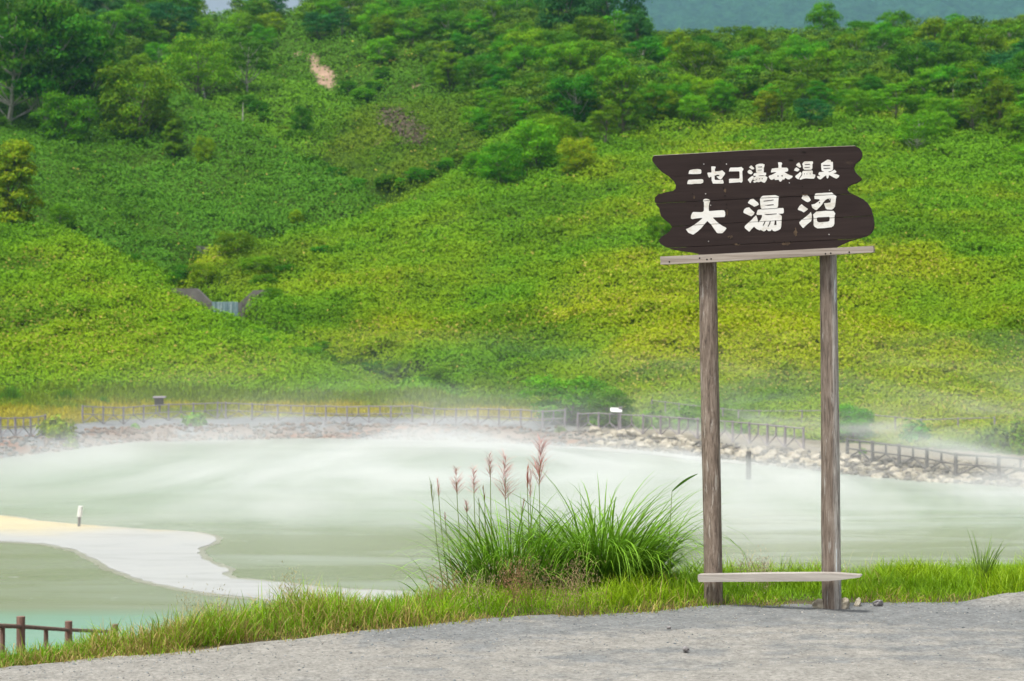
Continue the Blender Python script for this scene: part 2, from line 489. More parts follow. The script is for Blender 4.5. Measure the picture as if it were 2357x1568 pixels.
sb = [(-500, 1150), (0, 1188), (40, 1192), (80, 1200), (200, 1210), (300, 1218), (400, 1223), (450, 1226), (480, 1232), (497, 1240), (490, 1250), (460, 1262), (453, 1275), (470, 1290),
      (500, 1303), (525, 1312), (512, 1325), (530, 1333), (600, 1338), (700, 1350), (800, 1358), (900, 1362), (1000, 1368), (1150, 1382), (1290, 1402), (1340, 1412), (1290, 1418), (1150, 1420), (1000, 1418), (800, 1410), (650, 1388), (600, 1380), (530, 1372), (470, 1365), (400, 1352), (330, 1338), (290, 1322), (250, 1308), (225, 1290), (205, 1283), (180, 1268), (100, 1252), (0, 1247), (-500, 1235)]
def sand_mat():
    m, N, L = new_mat('sulphur_mud')
    out = N.new('ShaderNodeOutputMaterial'); p = N.new('ShaderNodeBsdfPrincipled'); p.inputs['Roughness'].default_value = 0.6
    p.inputs['Specular IOR Level'].default_value = 0.3
    tc = N.new('ShaderNodeTexCoord'); sep = N.new('ShaderNodeSeparateXYZ'); L.new(tc.outputs['Object'], sep.inputs[0])
    n = N.new('ShaderNodeTexNoise'); n.inputs['Scale'].default_value = 0.35; n.inputs['Detail'].default_value = 6; L.new(tc.outputs['Object'], n.inputs['Vector'])
    a = N.new('ShaderNodeMath'); a.operation = 'MULTIPLY_ADD'; a.inputs[1].default_value = 5.0
    L.new(n.outputs['Fac'], a.inputs[0]); L.new(sep.outputs['Y'], a.inputs[2])
    mr = N.new('ShaderNodeMapRange'); mr.inputs[1].default_value = 53.5; mr.inputs[2].default_value = 57.5
    L.new(a.outputs[0], mr.inputs[0])
    r = ramp(N, [(0.0, (0.385, 0.395, 0.385)), (0.45, (0.41, 0.41, 0.38)), (1.0, (0.52, 0.45, 0.26))])
    L.new(mr.outputs[0], r.inputs[0])
    n2 = N.new('ShaderNodeTexNoise'); n2.inputs['Scale'].default_value = 0.5; n2.inputs['Detail'].default_value = 8; n2.inputs['Roughness'].default_value = .7; n2.inputs['Distortion'].default_value = 1.2
    mp = N.new('ShaderNodeMapping'); mp.inputs['Scale'].default_value = (.6, 2.2, 1); L.new(tc.outputs['Object'], mp.inputs[0]); L.new(mp.outputs[0], n2.inputs['Vector'])
    r2 = ramp(N, [(0.32, (.80, .80, .77)), (0.5, (1, 1, 1)), (0.7, (1.05, 1.04, 1.0))]); L.new(n2.outputs['Fac'], r2.inputs[0])
    mu = N.new('ShaderNodeMix'); mu.data_type = 'RGBA'; mu.blend_type = 'MULTIPLY'; mu.inputs[0].default_value = 1
    L.new(r.outputs[0], mu.inputs[6]); L.new(r2.outputs[0], mu.inputs[7]); L.new(mu.outputs[2], p.inputs['Base Color'])
    L.new(p.outputs[0], out.inputs[0])
    return m
sbo = poly_flat('sandbar', wiggle([onplane(x, y, -6.0) for x, y in sb], 0.07, 3), ZW - 0.3, ZW + 0.02, sand_mat())
cxs = [onplane(x, y, -6.0) for x, y in sb]
def grow(pts, d):
    out = []
    for i in range(len(pts)):
        a = Vector(pts[i - 1]); b = Vector(pts[(i + 1) % len(pts)]); n_ = Vector(((b - a).y, -(b - a).x)).normalized()
        out.append((pts[i][0] - n_.x * d, pts[i][1] - n_.y * d))
    return out
MAT_wet = noise_mat('wet_mud', [(0.35, (0.25, 0.25, 0.19)), (0.65, (0.32, 0.32, 0.26))], nscale=.8, rough=.3)
poly_flat('wet_margin', wiggle(grow(cxs, 0.22), 0.07, 13), ZW - 0.25, ZW + 0.008, MAT_wet).parent = sbo
tag(sbo, 'white and cream tongue of sulphur mud in the pond', kind='structure')
MAT_flat = noise_mat('pale_mud', [(0.35, (0.33, 0.35, 0.33)), (0.65, (0.42, 0.41, 0.37))], nscale=0.3)
fl = [(1290, 1030), (1400, 1030), (1500, 1034), (1600, 1040), (1700, 1052), (1850, 1062), (2000, 1078), (2000, 1083), (1850, 1075), (1700, 1068), (1600, 1060), (1500, 1048), (1400, 1040)]
tag(poly_flat('mud_flat', wiggle([onplane(x, y, -6.0) for x, y in fl], 0.1, 5), ZW - 0.3, ZW + 0.03, MAT_flat), 'pale mud shelf below the boulders on the right shore', kind='structure')

# ------------------------------------------------------------ path
def path_mat():
    m, N, L = new_mat('gravel_path')
    out = N.new('ShaderNodeOutputMaterial'); p = N.new('ShaderNodeBsdfPrincipled'); p.inputs['Roughness'].default_value = 0.95
    p.inputs['Specular IOR Level'].default_value = 0.15
    tc = N.new('ShaderNodeTexCoord')
    at = N.new('ShaderNodeAttribute'); at.attribute_name = 'Col'
    n = N.new('ShaderNodeTexNoise'); n.inputs['Scale'].default_value = 38; n.inputs['Detail'].default_value = 7; n.inputs['Roughness'].default_value = 0.8
    L.new(tc.outputs['Object'], n.inputs['Vector'])
    r = ramp(N, [(0.30, 0.45), (0.5, 0.95), (0.72, 1.45)])
    L.new(n.outputs['Fac'], r.inputs[0])
    mul = N.new('ShaderNodeMix'); mul.data_type = 'RGBA'; mul.blend_type = 'MULTIPLY'; mul.inputs[0].default_value = 1
    L.new(at.outputs['Color'], mul.inputs[6]); L.new(r.outputs[0], mul.inputs[7])
    L.new(mul.outputs[2], p.inputs['Base Color'])
    v = N.new('ShaderNodeTexVoronoi'); v.inputs['Scale'].default_value = 70
    L.new(tc.outputs['Object'], v.inputs['Vector'])
    b = N.new('ShaderNodeBump'); b.inputs['Strength'].default_value = 0.5; b.inputs['Distance'].default_value = 0.006
    L.new(v.outputs['Distance'], b.inputs['Height']); L.new(b.outputs[0], p.inputs['Normal'])
    L.new(p.outputs[0], out.inputs[0])
    return m
xa = np.linspace(-7.5, 7.5, 640)
ta = np.concatenate([np.linspace(0, 0.55, 30)[:-1], np.linspace(0.55, 1, 230)])
PX_, TT = np.meshgrid(xa, ta)
def edge_at(X):
    # path edge depth for a given world x
    pxs = np.array(EDGE[0], float); ys = np.array(EDGE[1], float)
    xs = (pxs - 1178.5) / FD * ys
    e = np.interp(X, xs, ys)
    return e + (fbm(X * 1.5, X * 0 + 3.3, 8) - 0.5) * 0.35
ED = edge_at(PX_)
PYY = -4 + (ED + 0.05 + 4) * TT
def path_h(X, Y):
    h = 0.012 + 0.028 * (fbm(X * 1.2, Y * 1.2, 41) - 0.5) + 0.012 * (fbm(X * 7, Y * 7, 43) - 0.5) + 0.007 * (fbm(X * 28, Y * 28, 47, 2) - 0.5)
    e1 = ((X - 1.55) / 1.25) ** 2 + ((Y - 7.75) / 0.52) ** 2
    h = h + 0.075 * np.clip(1 - e1, 0, 1) ** 0.8
    e2 = ((X - 3.45) / 0.75) ** 2 + ((Y - 10.25) / 0.28) ** 2
    h = h + 0.085 * np.clip(1 - e2, 0, 1) ** 0.7
    e3 = ((X + 1.0) / 2.2) ** 2 + ((Y - 8.1) / 0.5) ** 2
    h = h + 0.02 * np.clip(1 - e3, 0, 1)
    return h
PH = path_h(PX_, PYY)
greyc = np.array([0.172, 0.181, 0.183]); beige = np.array([0.27, 0.26, 0.235])
w = fbm(PX_ * 1.2, PYY * 3.0, 61, 5) * .5 + fbm(PX_ * 5, PYY * 12.0, 63, 4) * .5 + .16 * (fbm(PX_ * 22, PYY * 30, 65, 3) - .5)
g = 0.85 * sstep(0.36, 0.64, w + 0.30 * sstep(0.9, 0.1, ED - PYY) * (PX_ > -0.9) - 0.12 * (PX_ < -0.8) + 0.16 * sstep(0.5, 3.2, PX_) * sstep(2.2, 1.2, ED - PYY) - 0.08)
e1 = ((PX_ - 1.55) / 1.2) ** 2 + ((PYY - 7.75) / 0.5) ** 2
g = g * sstep(0.75, 1.1, e1)
e2 = ((PX_ - 3.45) / 0.75) ** 2 + ((PYY - 10.25) / 0.28) ** 2
g = g * (0.3 + 0.7 * sstep(0.6, 1.1, e2))
fine = 0.8 + 0.4 * fbm(PX_ * 14, PYY * 14, 67, 3)
pc = (greyc * g[..., None] + beige * (1 - g[..., None])) * fine[..., None]
pn, pm = PX_.shape
ii = np.arange(pn * pm).reshape(pn, pm)
pq = np.stack([ii[:-1, :-1], ii[:-1, 1:], ii[1:, 1:], ii[1:, :-1]], -1).reshape(-1, 4)
pme = np_mesh('path', np.stack([PX_, PYY, PH], -1).reshape(-1, 3), pq, pc.reshape(-1, 3))
tag(link('path', pme, path_mat(), smooth=True), 'grey and beige gravel path in front of the sign', kind='structure')

# ------------------------------------------------------------ leaf clouds
def leaf_quads(C, Nrm, L_, W_, col, face=False):
    """rhombic leaves: centre C, outward axis Nrm (leaf direction), length, width; one quad each"""
    n = len(C)
    D = Nrm / np.maximum(np.linalg.norm(Nrm, axis=1, keepdims=True), 1e-6)
    rv = rng.normal(size=(n, 3))
    S = np.cross(D, rv); S /= np.maximum(np.linalg.norm(S, axis=1, keepdims=True), 1e-6)
    if face: D = np.cross(D, S)       # Nrm is the way the leaf faces
    L_ = np.broadcast_to(L_, (n,))[:, None]; W_ = np.broadcast_to(W_, (n,))[:, None]
    v = np.stack([C - D * L_ * 0.5, C + S * W_ * 0.5 - D * L_ * 0.05, C + D * L_ * 0.5, C - S * W_ * 0.5 - D * L_ * 0.05], 1).reshape(-1, 3)
    f = np.arange(n * 4, dtype=np.int32).reshape(-1, 4)
    return v, f, np.repeat(col, 4, axis=0)

def tufts(X, Y, Z, size, nleaf, colf, aspect=0.32, spread=1.0, up=0.7, lift=0.0):
    n = len(X)
    idx_ = np.repeat(np.arange(n), nleaf)
    az = rng.uniform(0, 2 * PI, n * nleaf)
    el = np.clip(rng.normal(0.55, 0.45, n * nleaf) * up, -0.4, 1.4)
    D = np.stack([np.cos(az) * np.cos(el), np.sin(az) * np.cos(el), np.sin(el)], 1)
    sz = size[idx_] * rng.uniform(0.6, 1.25, n * nleaf)
    C = np.stack([X, Y, Z], 1)[idx_]
    C[:, 2] += (rng.uniform(-0.25, 1.0, n * nleaf) * size[idx_] + lift)
    C += D * (sz * 0.55 * spread)[:, None]
    c = colf(idx_, len(idx_))
    return leaf_quads(C, D + np.array([0, 0, -0.15]), sz, sz * aspect, c)

MAT_leaf = leaf_mat('bamboo_leaves', transl=0.2)

# points over the hills, about evenly spaced in the picture
def hill_points(n, ylo, yhi):
    s = rng.uniform(-0.40, 0.40, n * 3); Y = 1 / rng.uniform(1 / yhi, 1 / ylo, n * 3)
    X = s * Y
    px = 1178.5 + FD * s
    hb = np.interp(np.clip(px, -3000, 5000), *HBASE)
    keep = (Y > hb - 0.5)
    keep &= (px > -180) & (px < 2540)
    X, Y = X[keep][:n], Y[keep][:n]
    return X, Y
X, Y = hill_points(300000, 79, 372)
def cover_h(X, Y):
    """top of the bamboo: the ground plus its own lumps"""
    lump = (fbm(X * .15, Y * .15, 113, 2) - .5) * 1.3 + (fbm(X * 0.45, Y * 0.45, 103, 3) - .45) * 1.9 + (fbm(X * 1.25, Y * 0.8, 109, 2) - .45) * 0.0065 * Y
    lump = np.where(lump > 0, lump, lump * .3) + .12
    hb_ = np.interp(np.clip(1178.5 + FD * X / Y, -3000, 5000), *HBASE)
    dam_ = 1 - .95 * np.exp(-(((X + 27.0) / 5.0) ** 2 + ((Y - 160.0) / 9.0) ** 2))
    return theight(X, Y) + lump * sstep(-.5, 6, Y - hb_) * dam_
Z = cover_h(X, Y)
ee = 0.0025 * Y
gx = (cover_h(X + ee, Y) - cover_h(X - ee, Y)) / (2 * ee); gy = (cover_h(X, Y + ee) - cover_h(X, Y - ee)) / (2 * ee)
HN = np.stack([-gx, -gy, np.ones_like(gx)], 1); HN /= np.linalg.norm(HN, axis=1, keepdims=True)
px = 1178.5 + FD * X / Y; py = 784 - FD * (Z - CAMZ) / Y
k = ~bare_mask(px, py, X, Y)
# leave the masonry in the gully clear
k &= ~((np.abs(px - 520) < 42) & (Y > 155) & (Y < 168.5))
X, Y, Z, px, py, HN = X[k], Y[k], Z[k], px[k], py[k], HN[k]
# drop what only faces away: ground far below its line of sight
bigN = fbm(X * 0.06, Y * 0.06, 101); medN = fbm(X * 0.45, Y * 0.45, 103, 3); colN = fbm(X * 0.09 + 5, Y * 0.09, 107)
size = 0.00165 * Y * (0.8 + 0.5 * medN)
# how each slope is coloured: yellow green by the shore, deeper and cooler higher up on the left
left_cool = sstep(900, 500, px) * sstep(600, 480, py)
yel = np.clip(sstep(300, 760, py) * 0.55 + (colN - 0.5) * 2.4 + 0.12 * sstep(900, 1500, px), 0, 1)
yel = yel * (1 - 0.65 * left_cool)
yb = blob(px, py, 1560, 760, 420, 110, 0.15)
yel = np.clip(yel + 0.45 * np.clip(1 - yb, 0, 1), 0, 1.15)
olive_ = np.clip(1.25 - blob(px, py, 620, 610, 150, 42, -0.35) + (fbm(X * .3, Y * .3, 17) - .5), 0, 1) * .8
olive_ = np.maximum(olive_, np.clip(1.2 - blob(px, py, 880, 330, 130, 75, .2) + (fbm(X * .3, Y * .3, 19) - .5) * 1.5, 0, 1) * .6)
upper_ = sstep(240, 150, py) * (px < 1100) * .7
dead = blob(px, py, 930, 290, 60, 24, 0.6)
deadm = (dead + (fbm(X * .3, Y * .3, 7) - .5) * 1.4 < 1) & (Y > 235) & (Y < 285)
dark = np.array([0.070, 0.190, 0.004]); mid = np.array([0.130, 0.305, 0.007]); yl = np.array([0.285, 0.375, 0.006]); straw = np.array([0.55, 0.45, 0.10])
cool = np.array([0.105, 0.265, 0.018])
lob = np.stack([lobe(T_, px, Y, front=f_) for T_, f_ in ((TA, .8), (TB, 1.0), (TC, .8), (TD, .9), (TE, .7), (TF, .5))], 0)
lob[2] += (fbm(X * .15, Y * .15, 71) - .5) * .8
who = lob.argmax(0)
LOBC = np.array([[.170, .375, .004], [0, 0, 0], [.088, .250, .015], [.105, .185, .008], [.125, .290, .012], [.075, .205, .012]])
LOBW = np.array([.45, 0, .85, .8, .7, .75])
def hcol(i, m):
    y_ = yel[i][:, None]; c = mid * (1 - y_) + yl * y_
    lw = LOBW[who[i]][:, None]
    c = c * (1 - lw) + LOBC[who[i]] * lw
    ol = olive_[i][:, None]
    c = c * (1 - ol) + np.array([.150, .230, .006]) * ol
    dk = (sstep(0.50, 0.30, fbm(X * .11, Y * .11, 151, 3))[i] * 0.65)[:, None]
    c = c * (1 - dk) + dark * dk
    r = rng.random(m)
    st = (r < 0.004 + 0.16 * np.clip(yel[i] - 0.45, 0, 1))[:, None]
    c = np.where(st, straw * rng.uniform(0.6, 1.0, (m, 1)), c)
    dm = deadm[i] & (rng.random(m) < 0.85)
    c = np.where(dm[:, None], np.array([0.17, 0.13, 0.10]), c)
    return c * rng.uniform(0.84, 1.18, (m, 1))
NL = 7
i_ = np.repeat(np.arange(len(X)), NL); m_ = len(i_)
sp_ = 0.0030 * Y[i_]
Cc = np.stack([X, Y, Z], 1)[i_] + rng.normal(0, 1, (m_, 3)) * sp_[:, None] * np.array([1, 1, .35])
v, f, c = leaf_quads(Cc, HN[i_] + rng.normal(0, .34, (m_, 3)), size[i_] * rng.uniform(.7, 1.3, m_), size[i_] * .62 * rng.uniform(.7, 1.2, m_), hcol(i_, m_), True)
tag(link('bamboo_grass', np_mesh('bamboo_grass', v, f, c), MAT_leaf), 'dense yellow green dwarf bamboo thicket covering the hillside', kind='stuff')

# yellow meadow strip between the fence and the hill
n = 24000
px = rng.uniform(-150, 1420, n); Yb = np.interp(px, *HBASE); Ysx = np.interp(px, *SHORE)
t = rng.random(n); Y = Ysx + 11.8 + (Yb + 2 - Ysx - 11.8) * t
X = (px - 1178.5) / FD * Y; Z = theight(X, Y)
mn = fbm(X * 0.5, Y * 0.5, 201); mn2 = fbm(X * .15, Y * .15, 203)
k = mn + 0.35 * t > 0.42
X, Y, Z, mn, mn2, t = X[k], Y[k], Z[k], mn[k], mn2[k], t[k]
ya = np.array([0.52, 0.46, 0.02]); yb_ = np.array([0.22, 0.33, 0.01])
def mcol(i, m):
    q = (sstep(0.30, 0.6, mn2[i]) * sstep(.62, .38, t[i]))[:, None]
    return (ya * q + yb_ * (1 - q)) * rng.uniform(0.65, 1.25, (m, 1))
v, f, c = tufts(X, Y, Z - 0.05, 0.14 + 0.3 * mn + .25 * t, 6, mcol, aspect=0.16, up=1.9, spread=0.7)
tag(link('meadow_grass', np_mesh('meadow_grass', v, f, c), MAT_leaf), 'bright yellow green grass between the fence and the hill', kind='stuff')

# rubble on the far shore
def rock_mesh(name, seed, sub=2, flat=0.65, rough=0.25):
    bm = bmesh.new()
    bmesh.ops.create_icosphere(bm, subdivisions=sub, radius=0.5)
    rr = random.Random(seed)
    from mathutils import noise as mn_
    off = Vector((rr.uniform(0, 99), rr.uniform(0, 99), rr.uniform(0, 99)))
    planes = [(Vector((rr.uniform(-1, 1), rr.uniform(-1, 1), rr.uniform(-.3, 1))).normalized(), rr.uniform(0.30, 0.42)) for _ in range(8)]
    for vv in bm.verts:
        co = vv.co.copy()
        for nrm, dd in planes:
            ex = co.dot(nrm) - dd
            if ex > 0: co -= nrm * ex
        co *= 1 + rough * (mn_.noise(co * 3 + off))
        co.z *= flat
        vv.co = co
    me = bpy.data.meshes.new(name); bm.to_mesh(me); bm.free()
    return me

def merge_copies(meshes, T, cols):
    """T: list of (mesh index, loc, scale, rz, tilt) -> one mesh of triangles"""
    VV, FF, CC = [], [], []; base_ = 0
    data = []
    for me in meshes:
        v = np.array([x.co[:] for x in me.vertices]); me.calc_loop_triangles()
        f = np.array([t_.vertices[:] for t_ in me.loop_triangles]); data.append((v, f))
    for (mi, loc, s, rz, tl), cc in zip(T, cols):
        v, f = data[mi]
        M = np.array((Matrix.Rotation(rz, 3, 'Z') @ Matrix.Rotation(tl, 3, 'X')))
        VV.append((v * s) @ M.T + np.array(loc)); FF.append(f + base_); CC.append(np.repeat([cc], len(v), 0)); base_ += len(v)
    return np.concatenate(VV), np.concatenate(FF), np.concatenate(CC)
rocks_lo = [rock_mesh('stone', i, sub=1) for i in range(4)]
T = []; cc = []
for _ in range(2600):
    px_ = rng.uniform(-120, 2480); s0 = float(np.interp(px_, *SHORE)); Y_ = s0 + rng.uniform(-0.4, 5.5 if px_ < 1330 else 4.2)
    X_ = (px_ - 1178.5) / FD * Y_; sz = rng.uniform(0.12, 0.42)
    T.append((int(rng.integers(4)), (X_, Y_, float(theight(X_, Y_)) + 0.05), sz, rng.uniform(0, 6), rng.uniform(-.5, .5)))
    b = rng.uniform(0.6, 1.2)
    q = fbm(np.array([X_ * .2]), np.array([Y_ * .2]), 55)[0] + rng.normal(0, .12)
    col = (0.23, 0.175, 0.14) if q > 0.54 else ((0.19, 0.11, 0.07) if q < 0.40 else (0.17, 0.175, 0.175))
    if px_ > 1300: col = (0.30, 0.27, 0.21) if q > .5 else (0.19, 0.175, 0.15)
    cc.append([x * b for x in col])
v, f, c = merge_copies(rocks_lo, T, cc)
MAT_stone = noise_mat('stone', [(0.3, (0.75, 0.75, 0.75)), (0.7, (1.1, 1.1, 1.1))], nscale=3, bump=0.4, bscale=8, bdist=0.05, attr=True)
tag(link('rubble', np_mesh('rubble', v, f, c), MAT_stone), 'pink, grey and cream rubble along the far shore', kind='stuff')

# ------------------------------------------------------------ trees
def tube_np(pts, rad, seg=6):
    """pts (n,3), rad (n) -> verts, quads"""
    pts = np.asarray(pts, float); n = len(pts)
    tan_ = np.gradient(pts, axis=0); tan_ /= np.maximum(np.linalg.norm(tan_, axis=1, keepdims=True), 1e-9)
    ref = np.array([0.31, 0.95, 0.05]) if abs(tan_[0][2]) > 0.6 else np.array([0, 0, 1.0])
    a = np.cross(tan_, ref); a /= np.maximum(np.linalg.norm(a, axis=1, keepdims=True), 1e-9)
    b = np.cross(tan_, a)
    th = np.linspace(0, 2 * PI, seg, endpoint=False)
    ring = a[:, None, :] * np.cos(th)[None, :, None] + b[:, None, :] * np.sin(th)[None, :, None]
    v = (pts[:, None, :] + ring * np.asarray(rad)[:, None, None]).reshape(-1, 3)
    i = np.arange(n * seg).reshape(n, seg)
    q = np.stack([i[:-1], np.roll(i[:-1], -1, 1), np.roll(i[1:], -1, 1), i[1:]], -1).reshape(-1, 4)
    cap = []
    return v, q

def join(parts):
    V_, F_, b_ = [], [], 0
    for v, q in parts:
        V_.append(v); F_.append(q + b_); b_ += len(v)
    return np.concatenate(V_), np.concatenate(F_)

def tree_proto(seed, H=7.0, Wd=3.0, low=0.35, npuff=20, leaf=0.25, per=260, flat=0.55, cone=0.0):
    r_ = np.random.default_rng(seed)
    lean = r_.normal(0, 0.05, 2)
    zs = np.linspace(-0.6, H * 0.86, 9)
    wob = np.cumsum(r_.normal(0, 0.09, (9, 2)), axis=0)
    tr = np.stack([lean[0] * zs + wob[:, 0], lean[1] * zs + wob[:, 1], zs], 1)
    parts = [tube_np(tr, np.linspace(0.17, 0.04, 9) * H / 7, 7)]
    puffs = []
    for i in range(npuff):
        t = (i + 0.5) / npuff
        zt = low + (1 - low) * t
        wmax = Wd * (math.sin(min(1, (zt - low * 0.6) / (1 - low * 0.6)) ** (0.75 + 0) * PI * 0.86) ** 0.6) * (1 - cone * t)
        az = i * 2.399 + r_.uniform(-.4, .4)
        rad = wmax * r_.uniform(0.45, 0.95)
        c_ = np.array([math.cos(az) * rad, math.sin(az) * rad, H * zt - 0.3 + r_.uniform(-.3, .3)])
        st = tr[max(1, min(8, int((c_[2] / H - 0.22) * 9)))]
        mid_ = (st + c_) / 2 + np.array([0, 0, -0.15 * rad])
        parts.append(tube_np(np.stack([st, mid_, c_]), np.array([0.06, 0.04, 0.015]) * H / 7, 5))
        puffs.append((c_, Wd * r_.uniform(0.30, 0.50)))
    tv, tq = join(parts)
    CC, DD, SZ, SH = [], [], [], []
    for c_, pr in puffs:
        n_ = int(per * (pr / Wd / 0.37) ** 2)
        d_ = r_.normal(size=(n_, 3)); d_ /= np.linalg.norm(d_, axis=1, keepdims=True)
        d_[:, 2] = np.where(d_[:, 2] < -0.25, -d_[:, 2] * 0.6, d_[:, 2])
        rr_ = pr * r_.uniform(0.55, 1.08, (n_, 1))
        CC.append(c_ + d_ * rr_ * np.array([1, 1, flat])); DD.append(d_ * np.array([1, 1, 1 / flat]) / 1.3 + r_.normal(0, .30, (n_, 3)))
        SZ.append(leaf * r_.uniform(0.6, 1.35, n_)); SH.append(np.full(n_, r_.uniform(0.8, 1.2)))
    CC = np.concatenate(CC); DD = np.concatenate(DD); SZ = np.concatenate(SZ); SH = np.concatenate(SH)
    col = np.ones((len(CC), 3)) * (r_.uniform(0.75, 1.25, (len(CC), 1))) * SH[:, None]
    col[:, 0] *= r_.uniform(0.8, 1.25, len(CC))
    v, f, c = leaf_quads(CC, DD, SZ, SZ * 0.7, col, True)
    return (tv, tq), (v, f, c)

GREENS = {'dark': ((0.080, 0.230, 0.006), 'dark green'), 'blue': ((0.045, 0.175, 0.030), 'deep blue green'), 'mid': ((0.135, 0.330, 0.005), 'mid green'),
          'bright': ((0.190, 0.370, 0.006), 'bright green'), 'olive': ((0.150, 0.270, 0.005), 'olive green'), 'yellow': ((0.260, 0.360, 0.006), 'yellowish green')}
CROWN_M = {k_: leaf_mat('crown_' + k_, tint=t_[0], transl=0.3, objvar=0.16) for k_, t_ in GREENS.items()}
MAT_birch = noise_mat('pale_bark', [(0.35, (0.20, 0.18, 0.15)), (0.55, (0.50, 0.48, 0.43))], scale=(1, 1, 3), nscale=4, bump=0.3, bscale=10, bdist=0.02)
MAT_bark = noise_mat('dark_bark', [(0.35, (0.09, 0.075, 0.06)), (0.65, (0.22, 0.19, 0.15))], scale=(1, 1, .4), nscale=6, bump=0.4, bscale=14, bdist=0.02)
SHAPES = {}
for nm, kw in {'round': dict(H=7.2, Wd=3.1, low=.30, npuff=24, flat=.8), 'broad': dict(H=6.6, Wd=4.0, low=.36, npuff=24, flat=.65), 'tall': dict(H=8.5, Wd=2.5, low=.25, npuff=24, flat=.9),
               'loose': dict(H=7.6, Wd=3.2, low=.45, npuff=16, per=190), 'cone': dict(H=7.0, Wd=2.4, low=.10, npuff=26, cone=.6, flat=.8), 'dome': dict(H=6.0, Wd=3.4, low=.15, npuff=26, flat=.8)}.items():
    SHAPES[nm] = []
    for s_ in (1, 2):
        (tv, tq), (v, f, c) = tree_proto(hash(nm) % 1 + sum(map(ord, nm)) * s_, **kw)
        SHAPES[nm].append((np_mesh('trunk', tv, tq), (v, f, c)))
_cm = {}
def crown_mesh(shape, var, colour):
    k_ = (shape, var, colour)
    if k_ not in _cm:
        v, f, c = SHAPES[shape][var][1]
        me = np_mesh('crown', v, f, c); me.materials.append(CROWN_M[colour]); _cm[k_] = me
    return _cm[k_]
_tm = {}
def trunk_mesh(shape, var, birch):
    k_ = (shape, var, birch)
    if k_ not in _tm:
        me = SHAPES[shape][var][0].copy(); me.materials.append(MAT_birch if birch else MAT_bark); _tm[k_] = me
    return _tm[k_]

def add_tree(X, Y, Z, shape, colour, scale, label, group=None, birch=False, name='tree', cat='tree', var=None, rz=None, sx=1.0):
    var = random.randrange(2) if var is None else var
    e = empty(name, (X, Y, Z - 0.1), label, cat, group, rz if rz is not None else random.uniform(0, 6.28))
    e.scale = (scale * sx, scale * sx, scale)
    t_ = bpy.data.objects.new('trunk', trunk_mesh(shape, var, birch)); COL.objects.link(t_); t_.parent = e
    c_ = bpy.data.objects.new('crown', crown_mesh(shape, var, colour)); COL.objects.link(c_); c_.parent = e
    return e

TREES = []     # (px, py) of distinct trees so that the forest keeps off them
def tree_at(px, py, hpx, shape, colour, label, birch=False, sx=1.0, ymin=100, **kw):
    X_, Y_, Z_ = hit(px, py, ymin)
    Hn = {'round': 7.2, 'broad': 6.6, 'tall': 8.5, 'loose': 7.6, 'cone': 7.0, 'dome': 6.0}[shape]
    TREES.append((px, py, hpx))
    return add_tree(X_, Y_, Z_, shape, colour, hpx / FD * Y_ / Hn, label, birch=birch, sx=sx, **kw)

tree_at(455, 232, 130, 'broad', 'bright', 'bright green broad tree on the left ridge beside the white stump', sx=.95, ymin=235)
tree_at(570, 212, 125, 'loose', 'dark', 'dark spreading tree with a visible grey trunk on the grassy ridge left of the scar', birch=True, sx=1.2, ymin=255)
tree_at(315, 322, 165, 'dome', 'olive', 'large olive green bushy tree leading the left forest edge down the slope', sx=1.0, ymin=200)
tree_at(400, 365, 90, 'cone', 'olive', 'small dark olive tree just below the large bushy tree on the left slope', ymin=200)
tree_at(470, 385, 65, 'dome', 'yellow', 'small yellowish round bush on the open left slope below the ridge', sx=.6, ymin=200)
tree_at(695, 318, 68, 'dome', 'dark', 'small dark conical tree in the side gully right of the left ridge', sx=.6, ymin=225)
tree_at(110, 290, 260, 'round', 'dark', 'very large dark tree at the far left edge of the forest', birch=True, sx=1.05, ymin=200)
tree_at(210, 285, 215, 'tall', 'dark', 'tall dark tree with pale limbs beside the very large left tree', birch=True, sx=1.2, ymin=200)
tree_at(18, 290, 290, 'broad', 'dark', 'huge dark tree cut off by the left edge of the view', birch=True, sx=.9, ymin=200)
tree_at(150, 330, 110, 'dome', 'mid', 'rounded mid green tree low in front of the dark left trees', sx=1.0, ymin=200)
tree_at(1033, 215, 95, 'tall', 'bright', 'bright leafy tree at the left tip of the right forest above the domed knoll', sx=1.2, ymin=230)
tree_at(1418, 132, 100, 'loose', 'mid', 'tree with a bright forked pale trunk below the skyline dip', birch=True, sx=1.0, ymin=270)
tree_at(1395, 95, 150, 'broad', 'blue', 'tall broad skyline tree at the left end of the blue mountain gap', sx=1.0, ymin=290)
tree_at(1300, 110, 150, 'round', 'blue', 'large deep green skyline tree left of the tall broad one', sx=1.1, ymin=290)
tree_at(1897, 125, 115, 'round', 'mid', 'rounded tree standing proud of the skyline against the blue mountain', sx=.8, ymin=280)
tree_at(1170, 275, 90, 'loose', 'dark', 'dark tree with thin pale trunk at the lower edge of the middle forest', birch=True, ymin=220)
tree_at(1435, 320, 150, 'tall', 'olive', 'tall olive tree at the forest edge left of the sign board', sx=1.0, ymin=200)
tree_at(2110, 350, 90, 'broad', 'bright', 'bright umbrella shaped tree with thin trunk right of the sign board', birch=True, ymin=190)
tree_at(2003, 205, 42, 'round', 'olive', 'reddish brown dying tree top among green trees above the sign board', sx=.7, ymin=220)
tree_at(1120, 250, 70, 'broad', 'mid', 'small flat topped tree just right of the bright leafy tip tree', ymin=220)
tree_at(30, 530, 200, 'cone', 'yellow', 'tall yellow green shrub at the left edge halfway down the hill', sx=1.0, ymin=150)
tree_at(140, 545, 60, 'dome', 'olive', 'low olive bush beside the tall yellow green shrub', sx=.9, ymin=150)
tree_at(545, 600, 62, 'dome', 'olive', 'olive green tree filling the gully above the check dam', sx=1.3, ymin=170)
